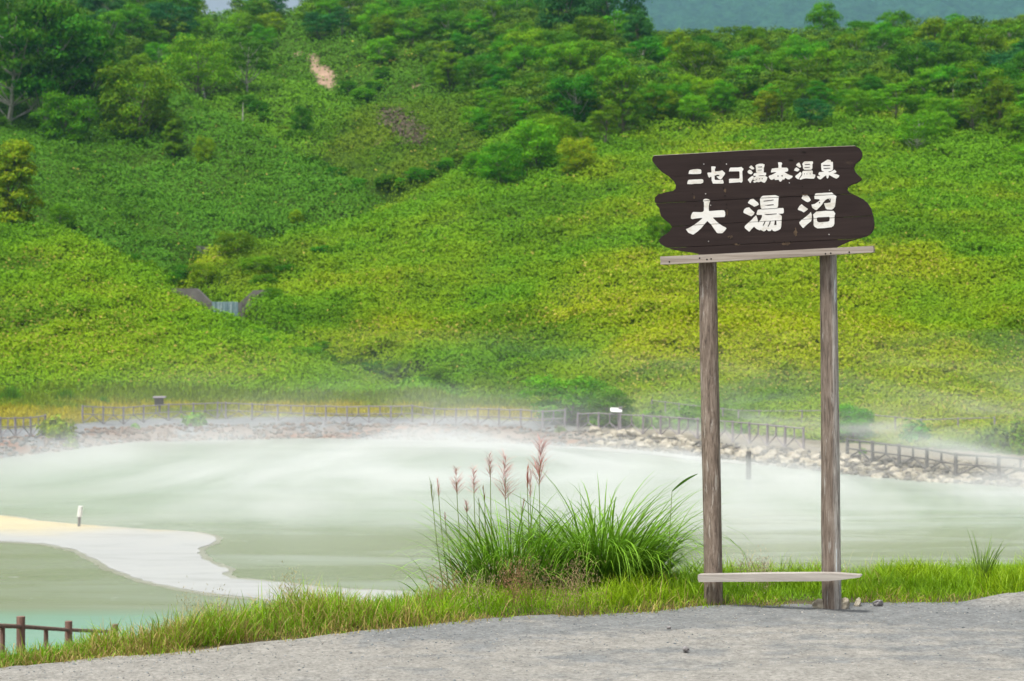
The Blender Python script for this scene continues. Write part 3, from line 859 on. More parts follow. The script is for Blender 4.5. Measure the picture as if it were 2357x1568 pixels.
tree_at(470, 668, 55, 'dome', 'yellow', 'yellow green bush above the left wing of the check dam', sx=1.2, ymin=170)
tree_at(628, 700, 34, 'dome', 'mid', 'low green bush overgrowing the right wing of the check dam', sx=1.3, ymin=152)
tree_at(405, 672, 40, 'dome', 'mid', 'green bush overgrowing the left wing of the check dam', sx=1.2, ymin=152)
tree_at(590, 640, 48, 'dome', 'olive', 'dark olive bush on the mound right behind the spillway', sx=1.6, ymin=165)
tree_at(680, 530, 40, 'dome', 'yellow', 'small yellow bush on the crest above the gully mound', sx=.8, ymin=180)
tree_at(1155, 425, 90, 'dome', 'mid', 'mid green shrub at the lower left corner of the right forest', sx=1.1, ymin=180)
tree_at(1100, 415, 60, 'dome', 'mid', 'low green shrub leftmost of those below the domed knoll', sx=1.1, ymin=180)
tree_at(1230, 400, 110, 'dome', 'mid', 'leafy mid green thicket tree right of the corner shrub', sx=1.0, ymin=180)
tree_at(1330, 405, 80, 'dome', 'yellow', 'orange tinged yellow bush at the forest edge left of the sign', sx=1.0, ymin=180)
tree_at(1520, 560, 60, 'dome', 'mid', 'dark bush on the slope peeping out left of the lower sign plank', sx=1.0, ymin=150)
tree_at(1310, 975, 105, 'dome', 'mid', 'large dark green bush at the foot of the hill left of the white notice', sx=1.7, ymin=108)
tree_at(1400, 985, 85, 'dome', 'olive', 'olive bush directly behind the white notice', sx=1.2, ymin=104.5)
tree_at(1960, 1015, 80, 'dome', 'mid', 'misty green bush at the hill foot right of the right post', sx=1.4, ymin=86)

# gully scrub, plus dark bushes added to stand in for the folds' shade
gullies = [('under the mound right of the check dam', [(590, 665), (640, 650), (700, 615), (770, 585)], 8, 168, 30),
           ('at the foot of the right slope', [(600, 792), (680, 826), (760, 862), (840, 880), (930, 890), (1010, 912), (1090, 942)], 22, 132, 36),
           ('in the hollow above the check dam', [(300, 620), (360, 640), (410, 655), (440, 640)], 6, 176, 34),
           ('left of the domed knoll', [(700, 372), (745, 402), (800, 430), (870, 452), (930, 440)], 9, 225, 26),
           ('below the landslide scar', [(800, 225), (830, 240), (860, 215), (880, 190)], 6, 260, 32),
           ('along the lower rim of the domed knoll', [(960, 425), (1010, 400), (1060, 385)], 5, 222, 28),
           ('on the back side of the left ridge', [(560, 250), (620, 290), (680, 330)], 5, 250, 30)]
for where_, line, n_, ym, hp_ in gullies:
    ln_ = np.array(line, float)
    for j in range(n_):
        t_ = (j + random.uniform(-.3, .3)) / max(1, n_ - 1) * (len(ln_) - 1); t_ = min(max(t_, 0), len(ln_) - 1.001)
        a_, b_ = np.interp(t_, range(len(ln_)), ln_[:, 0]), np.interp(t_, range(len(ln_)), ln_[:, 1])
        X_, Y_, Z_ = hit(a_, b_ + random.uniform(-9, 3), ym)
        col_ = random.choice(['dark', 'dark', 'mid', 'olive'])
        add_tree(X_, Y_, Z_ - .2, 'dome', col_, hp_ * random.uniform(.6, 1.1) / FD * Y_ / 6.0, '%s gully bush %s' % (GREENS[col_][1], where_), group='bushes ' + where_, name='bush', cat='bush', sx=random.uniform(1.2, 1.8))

# forest fill: rows of trees placed on the upper slopes, nearest first
region = [(-60, 60, 250), (60, 200, 265), (200, 330, 215), (330, 430, 160), (430, 620, 115), (620, 700, 120), (700, 860, 110), (860, 990, 160), (990, 1080, 240), (1080, 1200, 330),
          (1200, 1320, 375), (1320, 1480, 345), (1480, 1750, 290), (1750, 2000, 300), (2000, 2150, 300), (2150, 2260, 350), (2260, 2420, 400)]
def low_py(px):
    for a_, b_, c_ in region:
        if a_ <= px < b_: return c_
    return 0
def where(px, py):
    band = 'low' if py > low_py(px) - 70 else ('high' if py < 135 else 'middle')
    if px < 330: s_ = 'on the upper left hill'
    elif px < 700: s_ = 'on the crest under the white sky'
    elif px < 990: s_ = 'right of the landslide scar'
    elif px < 1240: s_ = 'right of the domed knoll'
    elif px < 1490: s_ = 'left of the sign board'
    elif px < 1760: s_ = 'above the left half of the sign board'
    elif px < 2000: s_ = 'above the right half of the sign board'
    elif px < 2200: s_ = 'right of the sign board'
    else: s_ = 'at the right edge of the view'
    return band, s_
cand = []
for row, pyr in enumerate(np.arange(400, -10, -22)):
    pxr = -70 + (row % 2) * 28
    while pxr < 2430:
        q = (pxr + random.uniform(-16, 16), pyr + random.uniform(-12, 12))
        pxr += 58
        if q[1] > low_py(q[0]): continue
        if 475 < q[0] < 530 and q[1] < 90: continue
        if 635 < q[0] < 690 and q[1] < 85: continue
        if any(abs(q[0] - a_) < 0.28 * h_ and -0.35 * h_ < q[1] - b_ < 22 for a_, b_, h_ in TREES): continue
        cand.append(q)
random.shuffle(cand)
taken = []
n_forest = 0
for q in cand:
    X_ = (q[0] - 1178.5) / FD
    if q[1] > 40:
        hx, hy, hz = hit(q[0], q[1], 170)
        pyh = 784 - FD * (hz - CAMZ) / hy
        if pyh > q[1] + 14: continue
    else: continue
    sc_ = random.uniform(0.66, 1.12) * (1.0 if hy > 230 else .85)
    top = q[1] < 150
    if q[0] > 1480 and hy > 290: sc_ *= 0.8
    if n_forest >= 262: break
    band, s_ = where(*q)
    low = q[1] > low_py(q[0]) - 60
    colour = random.choices(['dark', 'blue', 'mid', 'bright', 'olive', 'yellow'], ([1, 0.3, 4, 4, 2, 1.2] if low else ([2, 2, 4, 2, 0.5, 0] if q[1] < 130 else [3, .6, 4, 1.6, 3, .3])))[0]
    shape = random.choice(['round', 'broad', 'tall', 'loose', 'dome', 'round'] if not low else ['dome', 'round', 'broad', 'dome', 'loose'])
    birch = random.random() < (0.6 if not low else 0.45)
    add_tree(hx, hy, hz, shape, colour, sc_ * (0.75 if low else 1), '%s %s tree %s %s%s' % (GREENS[colour][1], {'round': 'rounded', 'broad': 'broad', 'tall': 'tall narrow', 'loose': 'open', 'dome': 'bushy'}[shape],
             {'low': 'low', 'high': 'high', 'middle': 'midway'}[band], s_, ''),
             group='forest trees ' + s_, birch=birch, sx=random.uniform(0.9, 1.2))
    n_forest += 1
print('forest trees', n_forest)

# canopy behind and between the trees that can be told apart
n = 8000
s = rng.uniform(-0.33, 0.33, n * 5); Y = rng.uniform(232, 372, n * 5); X = s * Y; Z = theight(X, Y)
px = 1178.5 + FD * s; py = 784 - FD * (Z - CAMZ) / Y
lim = np.array([low_py(p_) for p_ in px])
k = (py < lim - 45) & (py > -60) & ~((px > 465) & (px < 540) & (py < 95)) & ~((px > 628) & (px < 700) & (py < 85)) & ~((px > 690) & (px < 800) & (py > 95))
X, Y, Z, py = X[k][:n], Y[k][:n], Z[k][:n], py[k][:n]
nb = len(X); per = 70
i_ = np.repeat(np.arange(nb), per)
d_ = rng.normal(size=(nb * per, 3)); d_ /= np.linalg.norm(d_, axis=1, keepdims=True); d_[:, 2] = np.abs(d_[:, 2]) * 0.9 - 0.1
rad = rng.uniform(1.0, 2.1, nb); hh = rng.uniform(1.5, 4.6, nb)
Cc = np.stack([X, Y, Z + hh], 1)[i_] + d_ * (rad[i_] * rng.uniform(.6, 1.05, nb * per))[:, None] * np.array([1, 1, .7])
ccol = np.array([[0.085, 0.19, 0.012], [0.055, 0.15, 0.018], [0.12, 0.22, 0.012], [0.14, 0.27, 0.01]])[rng.integers(0, 4, nb)][i_] * rng.uniform(.6, 1.35, (nb * per, 1))
sz = 0.38 * rng.uniform(.6, 1.3, nb * per)
v, f, c = leaf_quads(Cc, d_ * [1, 1, 1.3] + rng.normal(0, .28, d_.shape), sz, sz * .7, ccol, True)
tag(link('undergrowth', np_mesh('undergrowth', v, f, c), MAT_leaf), 'mass of low forest canopy filling in between the trees of the upper slopes', kind='stuff')

# ------------------------------------------------------------ far mountain
mx_ = np.linspace(-500, 1500, 420); my_ = np.linspace(0, 1, 200)
MX, MT = np.meshgrid(mx_ * 2.1, my_)
MY = 3000 + 1700 * MT
uu = MX / MY; mpx = 1178.5 + FD * uu
ebase = 0.125 + 0.115 * MT
hgt = MY * ebase
sidef = sstep(1050, 1500, mpx)
hgt = hgt * (0.55 + 0.45 * sidef)
hgt = hgt + 60 * (fbm(MX * 0.003, MY * 0.003, 301) - .5) + 75 * (fbm(MX * 0.009 + 3, MY * 0.005, 303) - .5) + 16 * np.abs(fbm(MX * 0.06, MY * 0.06, 305, 2) - .5) * 2
mcol_ = np.array([0.025, 0.075, 0.030]) * (0.6 + 0.9 * fbm(MX * .03, MY * .03, 307)[..., None])
ii = np.arange(MX.size).reshape(MX.shape)
mq = np.stack([ii[:-1, :-1], ii[:-1, 1:], ii[1:, 1:], ii[1:, :-1]], -1).reshape(-1, 4)
MAT_mt = noise_mat('mountain_forest', [(0.35, (0.55, 0.6, 0.55)), (0.65, (1.3, 1.3, 1.2))], nscale=0.06, detail=5, attr=True, bump=1.0, bscale=.06, bdist=14, rough=1, spec=0.0)
tag(link('mountain', np_mesh('mountain', np.stack([MX, MY, hgt], -1).reshape(-1, 3), mq, mcol_.reshape(-1, 3)), MAT_mt, smooth=True), 'blue hazy wooded mountain beyond the forest skyline', kind='structure')

# ------------------------------------------------------------ check dam in the gully
MAT_conc = noise_mat('old_concrete', [(0.3, (0.11, 0.10, 0.095)), (0.7, (0.22, 0.20, 0.19))], nscale=1.5, bump=.3, bscale=6, bdist=.03)
def prism(name, pts, Y0, thick, mat, parent=None):
    """outline in picture px at depth Y0, given real thickness away from the viewer"""
    bm = bmesh.new()
    f_ = bm.faces.new([bm.verts.new(P(a_, b_, Y0)) for a_, b_ in pts]); f_.normal_update()
    r = bmesh.ops.extrude_face_region(bm, geom=[f_])
    bmesh.ops.translate(bm, vec=(0, thick, 0), verts=[e for e in r['geom'] if isinstance(e, bmesh.types.BMVert)])
    bmesh.ops.recalc_face_normals(bm, faces=bm.faces[:])
    me = bpy.data.meshes.new(name); bm.to_mesh(me); bm.free()
    return link(name, me, mat, parent)
dam = empty('check_dam', (0, 0, 0), 'grey concrete check dam with water spilling between two wing walls in the gully', 'dam')
prism('wing_wall', [(395, 664), (452, 664), (487, 698), (487, 760), (395, 760)], 161, 1.2, MAT_conc, dam)
prism('wing_wall', [(618, 667), (584, 668), (549, 699), (549, 760), (618, 760)], 161, 1.2, MAT_conc, dam)
prism('spillway', [(487.1, 696), (548.9, 696), (548.9, 760), (487.1, 760)], 161.2, 0.9, MAT_conc, dam)
MAT_fall = noise_mat('falling_water', [(0.35, (0.05, 0.10, 0.12)), (0.52, (0.16, 0.26, 0.27)), (0.7, (0.42, 0.48, 0.48))], scale=(3.2, 1, .25), nscale=1.6, rough=.3, spec=.5)
bm = bmesh.new()
for i in range(30):
    a0, a1 = 488 + i * 2.0, 490 + i * 2.0
    yy = 161.05 + 0.05 * math.sin(i * 1.7)
    q_ = [bm.verts.new(P(a0, 695, yy + .1)), bm.verts.new(P(a1, 695, yy + .1)), bm.verts.new(P(a1, 745, yy - .25)), bm.verts.new(P(a0, 745, yy - .25))]
    bm.faces.new(q_)
me = bpy.data.meshes.new('waterfall'); bm.to_mesh(me); bm.free(); link('waterfall', me, MAT_fall, dam)
X_, Y_, Z_ = hit(495, 576, 170)
sl = empty('concrete_sill', (0, 0, 0), 'thin grey concrete sill half hidden by bamboo above the check dam', 'dam')
prism('wall', [(452, 566), (500, 570), (540, 574), (540, 590), (452, 588)], Y_ - 2.2, 1.0, MAT_conc, sl)

# ------------------------------------------------------------ fences round the pond
MAT_wood_g = noise_mat('grey_timber', [(0.3, (0.17, 0.15, 0.16)), (0.7, (0.36, 0.32, 0.34))], scale=(6, 6, 1), nscale=3, bump=.3, bscale=20, bdist=.01)
MAT_wood_r = noise_mat('brown_timber', [(0.3, (0.13, 0.075, 0.058)), (0.7, (0.29, 0.18, 0.14))], scale=(6, 6, 1), nscale=3, bump=.3, bscale=20, bdist=.01)
MAT_wood_d = noise_mat('dark_timber', [(0.3, (0.07, 0.065, 0.06)), (0.7, (0.17, 0.16, 0.15))], scale=(6, 6, 1), nscale=3, bump=.3, bscale=20, bdist=.01)
def cyl_obj(name, a, b, r0, r1, mat, parent, seg=8):
    a = np.array(a, float); b = np.array(b, float)
    pts = np.array([a, a * .5 + b * .5, b]); v, q = tube_np(pts, [r0, (r0 + r1) / 2, r1], seg)
    n0 = len(v)
    me = bpy.data.meshes.new(name)
    fs = [tuple(x) for x in q] + [tuple(range(seg)), tuple(range(n0 - seg, n0))[::-1]]
    me.from_pydata([tuple(x) for x in v], [], fs); me.update()
    o = link(name, me, mat, parent); 
    return o
def fence(name, pts, label, mat, hp=1.15, r=0.07, braces=True, mid=True, group='pond fences', bal=True):
    e = empty(name, (0, 0, 0), label, 'fence', group)
    for i, (x, y, z) in enumerate(pts):
        cyl_obj('post', (x, y, z - 0.4), (x + random.uniform(-.03, .03), y, z + hp), r, r * .92, mat, e)
        if i:
            x0, y0, z0 = pts[i - 1]
            A = np.array([x0, y0 - r * 0.9, z0 + hp * 0.93]); B = np.array([x, y - r * 0.9, z + hp * 0.93])
            cyl_obj('top_rail', A, B, r * .55, r * .55, mat, e, 6)
            if mid: cyl_obj('low_rail', A + [0, 0.04, -hp * .42], B + [0, 0.04, -hp * .42], r * .45, r * .45, mat, e, 6)
            M_ = (A + B) / 2
            if bal: cyl_obj('baluster', M_ + [0, .08, -hp * .46], M_ + [0, .08, 0], r * .6, r * .6, mat, e, 6)
            if braces:
                cyl_obj('brace', M_ + [0, .1, -hp * .45], np.array([x0, y0 + .03, z0 + .02]), r * .45, r * .45, mat, e, 6)
                cyl_obj('brace', M_ + [0, .1, -hp * .45], np.array([x, y + .03, z + .02]), r * .45, r * .45, mat, e, 6)
    return e
def fpts(lst, n):
    """fence posts along picture points (px, Y): n posts, standing on the ground"""
    a = np.array(lst, float); t = np.linspace(0, len(a) - 1, n)
    X = np.interp(t, range(len(a)), (a[:, 0] - 1178.5) / FD * a[:, 1]); Y = np.interp(t, range(len(a)), a[:, 1])
    return [(float(x), float(y), float(theight(x, y))) for x, y in zip(X, Y)]
def fpts2(lst):
    out = []
    for (a0, y0), (a1, y1) in zip(lst[:-1], lst[1:]):
        x0, x1 = (a0 - 1178.5) / FD * y0, (a1 - 1178.5) / FD * y1
        L_ = math.hypot(x1 - x0, y1 - y0); k_ = max(1, round(L_ / 1.65))
        for j in range(k_):
            t = j / k_; x, y = x0 + (x1 - x0) * t, y0 + (y1 - y0) * t
            out.append((x, y, float(theight(x, y))))
    x, y = (lst[-1][0] - 1178.5) / FD * lst[-1][1], lst[-1][1]
    out.append((x, y, float(theight(x, y))))
    return out
fence('wooden_fence', fpts2([(-130, 92), (0, 93.5), (105, 98)]), 'grey timber fence at the far left shore running into a green shrub', MAT_wood_g, bal=True)
fence('wooden_fence', fpts2([(190, 107), (330, 110.5), (500, 114), (520, 114), (700, 112.5), (900, 111), (1100, 108), (1300, 104)]), 'long grey timber fence following the far shore past the small roofed board', MAT_wood_g)
fence('wooden_fence', fpts2([(1330, 102), (1480, 98), (1650, 92), (1850, 84)]), 'misty grey timber fence behind the boulders and the two sign posts', MAT_wood_g, mid=False)
fence('wooden_fence', fpts2([(1950, 80), (2070, 76.5), (2200, 73.5), (2400, 71)]), 'dark timber fence with arched braces at the right edge of the pond', MAT_wood_d, hp=1.0, r=.085)
fence('wooden_fence', fpts2([(1500, 108), (1700, 100), (1950, 93), (2120, 88), (2290, 86)]), 'faint pale handrail of the back path in the steam on the right', MAT_wood_g, braces=False, mid=False, bal=False, hp=.9, r=.05)
# near fence, red brown, stepping down the bank on the left
nf = empty('wooden_fence', (0, 0, 0), 'red brown log fence stepping down the near bank at the lower left corner', 'fence', 'pond fences')
NP = [(-40, 1413, 20.8), (48, 1419, 23.6), (158, 1430, 27.2), (265, 1437, 31.0)]
pp = [P(*q) for q in NP]
for i, q in enumerate(pp):
    cyl_obj('post', (q.x, q.y, q.z - 1.6), (q.x, q.y, q.z), .062, .058, MAT_wood_r, nf, 10)
    if i:
        o_ = pp[i - 1]
        A = np.array(o_) + [0, -.05, -.13]; B = np.array(q) + [0, -.05, -.13]
        cyl_obj('rail', A, B, .03, .03, MAT_wood_r, nf, 8)
        cyl_obj('rail', A + [0, 0, -.27 - .15], B + [0, 0, -.27 - .15], .028, .028, MAT_wood_r, nf, 8)
        M_ = (A + B) / 2
        cyl_obj('baluster', M_ + [0, .03, -1.1], M_ + [0, .03, 0], .034, .034, MAT_wood_r, nf, 8)

# ------------------------------------------------------------ little boards, stakes, boulders, shore shrubs
X_, Y_, Z_ = hit(367, 962, 104)
b_ = empty('notice_board', (X_, Y_, Z_), 'small grey roofed wooden notice board behind the far fence', 'notice board')
def boxm(name, sx, sy, sz, loc, mat, parent, rot=(0, 0, 0), bev=0.01):
    bm = bmesh.new(); bmesh.ops.create_cube(bm, size=1)
    bmesh.ops.scale(bm, vec=(sx, sy, sz), verts=bm.verts)
    if bev: bmesh.ops.bevel(bm, geom=bm.edges[:], offset=bev, segments=1, affect='EDGES')
    me = bpy.data.meshes.new(name); bm.to_mesh(me); bm.free()
    o = link(name, me, mat, parent); o.location = loc; o.rotation_euler = rot
    return o
cyl_obj('post', (0, 0, -.2), (0, 0, 1.3), .09, .09, MAT_wood_d, b_)
boxm('roof', .85, .5, .07, (0, 0, 1.33), MAT_wood_g, b_, (.15, 0, 0))
boxm('panel', .62, .08, .5, (0, -.1, 1.02), MAT_wood_d, b_, (.3, 0, 0))
Y_ = 99.5; X_ = (1424 - 1178.5) / FD * Y_; Z_ = CAMZ + (784 - 944) / FD * Y_ - 1.0
b_ = empty('notice_board', (X_, Y_, Z_), 'small white notice board tilted on a grey post by the right shore', 'notice board')
MAT_white = noise_mat('weathered_white', [(0.3, (0.62, 0.62, 0.6)), (0.7, (0.8, 0.8, 0.78))], nscale=6)
cyl_obj('post', (0, 0, -.8), (0, 0, .95), .06, .06, MAT_wood_g, b_)
boxm('panel', .68, .42, .05, (-.15, -.05, 1.0), MAT_white, b_, (.55, 0.04, 0))
boxm('bracket', .2, .12, .14, (.1, 0, 1.12), MAT_wood_g, b_)

x, y = onplane(1723, 1103, -6.0)
o = cyl_obj('mooring_post', (x, y, ZW - .5), (x, y, ZW + 1.2), .115, .11, MAT_wood_d, None, 10)
tag(o, 'single dark post standing in the steaming water between the sign posts', 'post')
x, y = onplane(181, 1213, -6.0)
st = empty('stake', (x, y, ZW + .05), 'short white tipped stake standing on the sulphur mud', 'stake')
cyl_obj('shaft', (0, 0, -.2), (.03, 0, .28), .05, .05, MAT_wood_d, st)
cyl_obj('tip', (.03, 0, .28), (.07, 0, .62), .085, .075, MAT_white, st)
rk = [rock_mesh('boulder', 50 + i, sub=3, rough=.35) for i in range(6)]
MAT_boul = noise_mat('pale_boulder', [(0.3, (0.25, 0.21, 0.15)), (0.5, (0.40, 0.36, 0.28)), (0.7, (0.50, 0.47, 0.40))], nscale=2.2, bump=.4, bscale=6, bdist=.05)
MAT_boulg = noise_mat('grey_boulder', [(0.3, (0.17, 0.16, 0.16)), (0.7, (0.38, 0.36, 0.36))], nscale=2.2, bump=.4, bscale=6, bdist=.05)
for m_ in rk: m_.materials.append(MAT_boul)
def rock(name, me, loc, s, label, cat, group=None, mat=None, rot=None):
    o = bpy.data.objects.new(name, me); COL.objects.link(o); o.location = loc
    o.scale = s if isinstance(s, tuple) else (s, s, s)
    o.rotation_euler = rot or (random.uniform(-.3, .3), random.uniform(-.3, .3), random.uniform(0, 6.2))
    if mat: o.material_slots[0].link = 'OBJECT'; o.material_slots[0].material = mat
    return tag(o, label, cat, group)
for i in range(26):
    px_ = 1368 + i * 9.4 + random.uniform(-4, 4); s0 = float(np.interp(px_, *SHORE)); Y_ = s0 + 1.0 + random.uniform(0, 3.6)
    x = (px_ - 1178.5) / FD * Y_
    rock('boulder', rk[i % 6], (x, Y_, float(theight(x, Y_)) + .08), random.uniform(.45, .95), 'cream boulder heaped below the white notice', 'boulder', 'boulders left of the left sign post')
for i in range(34):
    px_ = 1652 + i * 11 + random.uniform(-5, 5); s0 = float(np.interp(px_, *SHORE)); Y_ = s0 + .3 + random.uniform(0, 3.2)
    x = (px_ - 1178.5) / FD * Y_
    rock('boulder', rk[(i * 5) % 6], (x, Y_, float(theight(x, Y_)) + .06), random.uniform(.4, .85), 'pale boulder in the misty row behind the sign posts', 'boulder', 'boulders seen between the sign posts')
for i in range(30):
    px_ = 2020 + i * 12.5 + random.uniform(-5, 5); s0 = float(np.interp(px_, *SHORE)); Y_ = s0 + random.uniform(-.6, 2.4)
    x = (px_ - 1178.5) / FD * Y_
    rock('boulder', rk[(i * 7) % 6], (x, Y_, max(float(theight(x, Y_)), ZW) + .02), random.uniform(.35, .8), 'pale boulder under the dark right fence', 'boulder', 'boulders under the right fence')
X_, Y_, Z_ = hit(20, 757, 120)
rock('boulder', rk[1], (X_, Y_ - .6, Z_ + .35), (1.5, 1.2, 1.1), 'smooth grey boulder in the bamboo at the left edge of the hill', 'boulder', None, MAT_boulg)
# fallen pale trunks and the white stump
X_, Y_, Z_ = hit(472, 232, 235)
tag(cyl_obj('tree_stump', (X_, Y_, Z_ - .2), (X_ - .35, Y_, Z_ + 2.0), .22, .17, MAT_birch, None), 'leaning white broken stump on the left ridge below the bright tree', 'stump')
for q_, h_, lb in (((2186, 255), 3.6, 'bare white dead trunk leaning among trees right of the sign'), ((2225, 292), 2.6, 'short bare white snag below the leaning dead trunk'), ((1812, 210), 3.0, 'thin pale dead trunk above the sign board'), ((563, 288), 2.6, 'thin bare pole sapling on the left ridge')):
    X_, Y_, Z_ = hit(q_[0], q_[1], 190)
    tag(cyl_obj('dead_trunk', (X_, Y_ - 2, Z_ - .3), (X_ - random.uniform(-.3, .3), Y_ - 2, Z_ + h_ + .6), .13, .05, MAT_birch, None), lb, 'dead tree')

# shrubs and grass tussocks along the far shore
def shrub_mesh(name, seed, n=420, leaf=.22, W=1, Hh=1, fine=False):
    r_ = np.random.default_rng(seed)
    d_ = r_.normal(size=(n, 3)); d_ /= np.linalg.norm(d_, axis=1, keepdims=True); d_[:, 2] = np.abs(d_[:, 2])
    lump = 0.72 + 0.28 * np.sin(d_[:, 0] * 5 + seed) * np.cos(d_[:, 1] * 6)
    if fine:
        C_ = np.stack([d_[:, 0] * .25, d_[:, 1] * .25, d_[:, 2] * .5], 1) * np.array([W, W, Hh])
        D_ = d_ + np.array([0, 0, .9]); sz = Hh * r_.uniform(.6, 1.1, n)
        C_ = C_ + D_ / np.linalg.norm(D_, axis=1, keepdims=True) * sz[:, None] * .4
        asp = .05
    else:
        C_ = d_ * (lump * r_.uniform(.6, 1.03, n))[:, None] * np.array([W, W, Hh]); D_ = d_ + r_.normal(0, .35, d_.shape); sz = leaf * r_.uniform(.6, 1.3, n); asp = .6
    col = np.ones((n, 3)) * r_.uniform(.6, 1.35, (n, 1)); col[:, 0] *= r_.uniform(.8, 1.25, n)
    v, f, c = leaf_quads(C_, D_, sz, sz * asp, col, not fine)
    return np_mesh(name, v, f, c)
def shrub_at(px, py, wpx, hpx, colour, label, fine=False, ymin=86, name='shrub', cat='shrub', n=420, Y=None, group=None):
    if Y is None: X_, Y_, Z_ = hit(px, py, ymin)
    else: Y_ = Y; X_ = (px - 1178.5) / FD * Y; Z_ = float(theight(X_, Y_))
    me = shrub_mesh(name, int(px) % 97, n=n, leaf=.0028 * Y_, W=wpx / 2 / FD * Y_, Hh=hpx / FD * Y_ * (0.7 if fine else 1), fine=fine)
    me.materials.append(CROWN_M[colour])
    o = link(name, me, None); o.location = (X_, Y_, Z_ - .05)
    return tag(o, label, cat, group)
shrub_at(130, 1000, 110, 58, 'yellow', 'bushy yellow green shrub overhanging the left fence end', Y=96.5, n=1100)
shrub_at(165, 1012, 45, 45, 'yellow', 'small drooping shrub on the rubble at the foot of the left fence shrub', Y=94.5, n=300)
shrub_at(450, 978, 80, 34, 'bright', 'low bright green shrub growing through the far fence', Y=107.5, n=600)
shrub_at(312, 978, 26, 16, 'bright', 'tiny green plant on the rubble bank below the roofed board', Y=106, n=140)
shrub_at(150, 950, 62, 44, 'bright', 'tall rounded grass tussock at the left of the yellow meadow', True, Y=119, name='grass_tussock', cat='tussock', n=600)
shrub_at(237, 948, 42, 30, 'bright', 'smaller grass tussock left of the roofed board', True, Y=119, name='grass_tussock', cat='tussock', n=400)
shrub_at(25, 955, 80, 52, 'bright', 'wide grass tussock at the far left edge of the meadow', True, Y=118, name='grass_tussock', cat='tussock', n=700)
shrub_at(1290, 1000, 50, 26, 'yellow', 'yellow green tuft between the fence end and the cream boulders', True, Y=101, name='grass_tussock', cat='tussock', n=400)
shrub_at(1500, 985, 90, 60, 'bright', 'leafy bush behind the misty fence right of the white notice', Y=103, n=800)
shrub_at(1580, 990, 80, 50, 'mid', 'darker bush behind the fence just left of the left post', Y=101, n=700)
shrub_at(1712, 1003, 70, 28, 'bright', 'low bright bush between the two sign posts at the hill foot', Y=96, n=500)
shrub_at(2110, 1035, 110, 60, 'mid', 'dark bush in the steam right of the right post', Y=86, n=800)
shrub_at(2290, 1040, 120, 80, 'olive', 'olive bush near the right edge above the back path', Y=82, n=900)
shrub_at(1985, 1052, 40, 20, 'bright', 'small green tuft by the misty boulders right of the right post', True, Y=81, name='grass_tussock', cat='tussock', n=300)
shrub_at(2345, 1030, 60, 110, 'yellow', 'tall yellow green bush cut off by the right edge', Y=80, n=900)

# ------------------------------------------------------------ the sign
KP = -0.374
def PL(px, py, off=0.0):
    """picture point on the plane of the sign's front, off metres towards the viewer"""
    u = (px - 1178.5) / FD
    Y = (10.31 - off * 1.068 - 1.226 * KP) / (1 - u * KP)
    return P(px, py, Y)
NB = Vector((-KP, 1, 0)).normalized()
def c4(x, y): return ((1880 + x / 3.2736) / 1.27280, (400 + y / 3.2736) / 1.27280)
def wood_mat(name, c0, c1, c2, grain=(30, 30, 1.2), flake=None, rough=0.8, bumps=0.5):
    m, N, L = new_mat(name)
    out = N.new('ShaderNodeOutputMaterial'); p = N.new('ShaderNodeBsdfPrincipled'); p.inputs['Roughness'].default_value = rough
    p.inputs['Specular IOR Level'].default_value = 0.25
    tc = N.new('ShaderNodeTexCoord'); mp = N.new('ShaderNodeMapping'); mp.inputs['Scale'].default_value = grain
    L.new(tc.outputs['Object'], mp.inputs[0])
    n = N.new('ShaderNodeTexNoise'); n.inputs['Scale'].default_value = 1; n.inputs['Detail'].default_value = 8; n.inputs['Roughness'].default_value = .7
    n.inputs['Distortion'].default_value = .5
    L.new(mp.outputs[0], n.inputs['Vector'])
    r = ramp(N, [(0.32, c0), (0.5, c1), (0.68, c2)]); L.new(n.outputs['Fac'], r.inputs[0]); col = r.outputs[0]
    if flake:
        mp2 = N.new('ShaderNodeMapping'); mp2.inputs['Scale'].default_value = flake[1]; L.new(tc.outputs['Object'], mp2.inputs[0])
        n2 = N.new('ShaderNodeTexNoise'); n2.inputs['Scale'].default_value = 1; n2.inputs['Detail'].default_value = 6; n2.inputs['Roughness'].default_value = .7
        L.new(mp2.outputs[0], n2.inputs['Vector'])
        r2 = ramp(N, [(flake[2], 0.0), (flake[2] + .06, 0.85)]); L.new(n2.outputs['Fac'], r2.inputs[0])
        mx = N.new('ShaderNodeMix'); mx.data_type = 'RGBA'; mx.inputs[7].default_value = (*flake[0], 1)
        L.new(r2.outputs[0], mx.inputs[0]); L.new(col, mx.inputs[6]); col = mx.outputs[2]
    at = N.new('ShaderNodeAttribute'); at.attribute_name = 'Col'
    if 'post' in name:
        mul = N.new('ShaderNodeMix'); mul.data_type = 'RGBA'; mul.blend_type = 'MULTIPLY'; mul.inputs[0].default_value = 1
        L.new(at.outputs['Color'], mul.inputs[6]); L.new(col, mul.inputs[7]); col = mul.outputs[2]
    L.new(col, p.inputs['Base Color'])
    b = N.new('ShaderNodeBump'); b.inputs['Strength'].default_value = bumps; b.inputs['Distance'].default_value = .004
    L.new(n.outputs['Fac'], b.inputs['Height']); L.new(b.outputs[0], p.inputs['Normal']); L.new(p.outputs[0], out.inputs[0])
    return m
MAT_board = wood_mat('brown_board_paint', (0.018, 0.0105, 0.0095), (0.025, 0.0155, 0.014), (0.034, 0.022, 0.019), grain=(1.5, 1.5, 26), rough=.75, bumps=.35,
                     flake=((0.055, 0.038, 0.025), (3.5, 3.5, 7), .66))
MAT_lit_edge = wood_mat('lit_board_edge', (0.230, 0.195, 0.162), (0.403, 0.357, 0.310), (0.576, 0.530, 0.461), grain=(2, 2, 20))
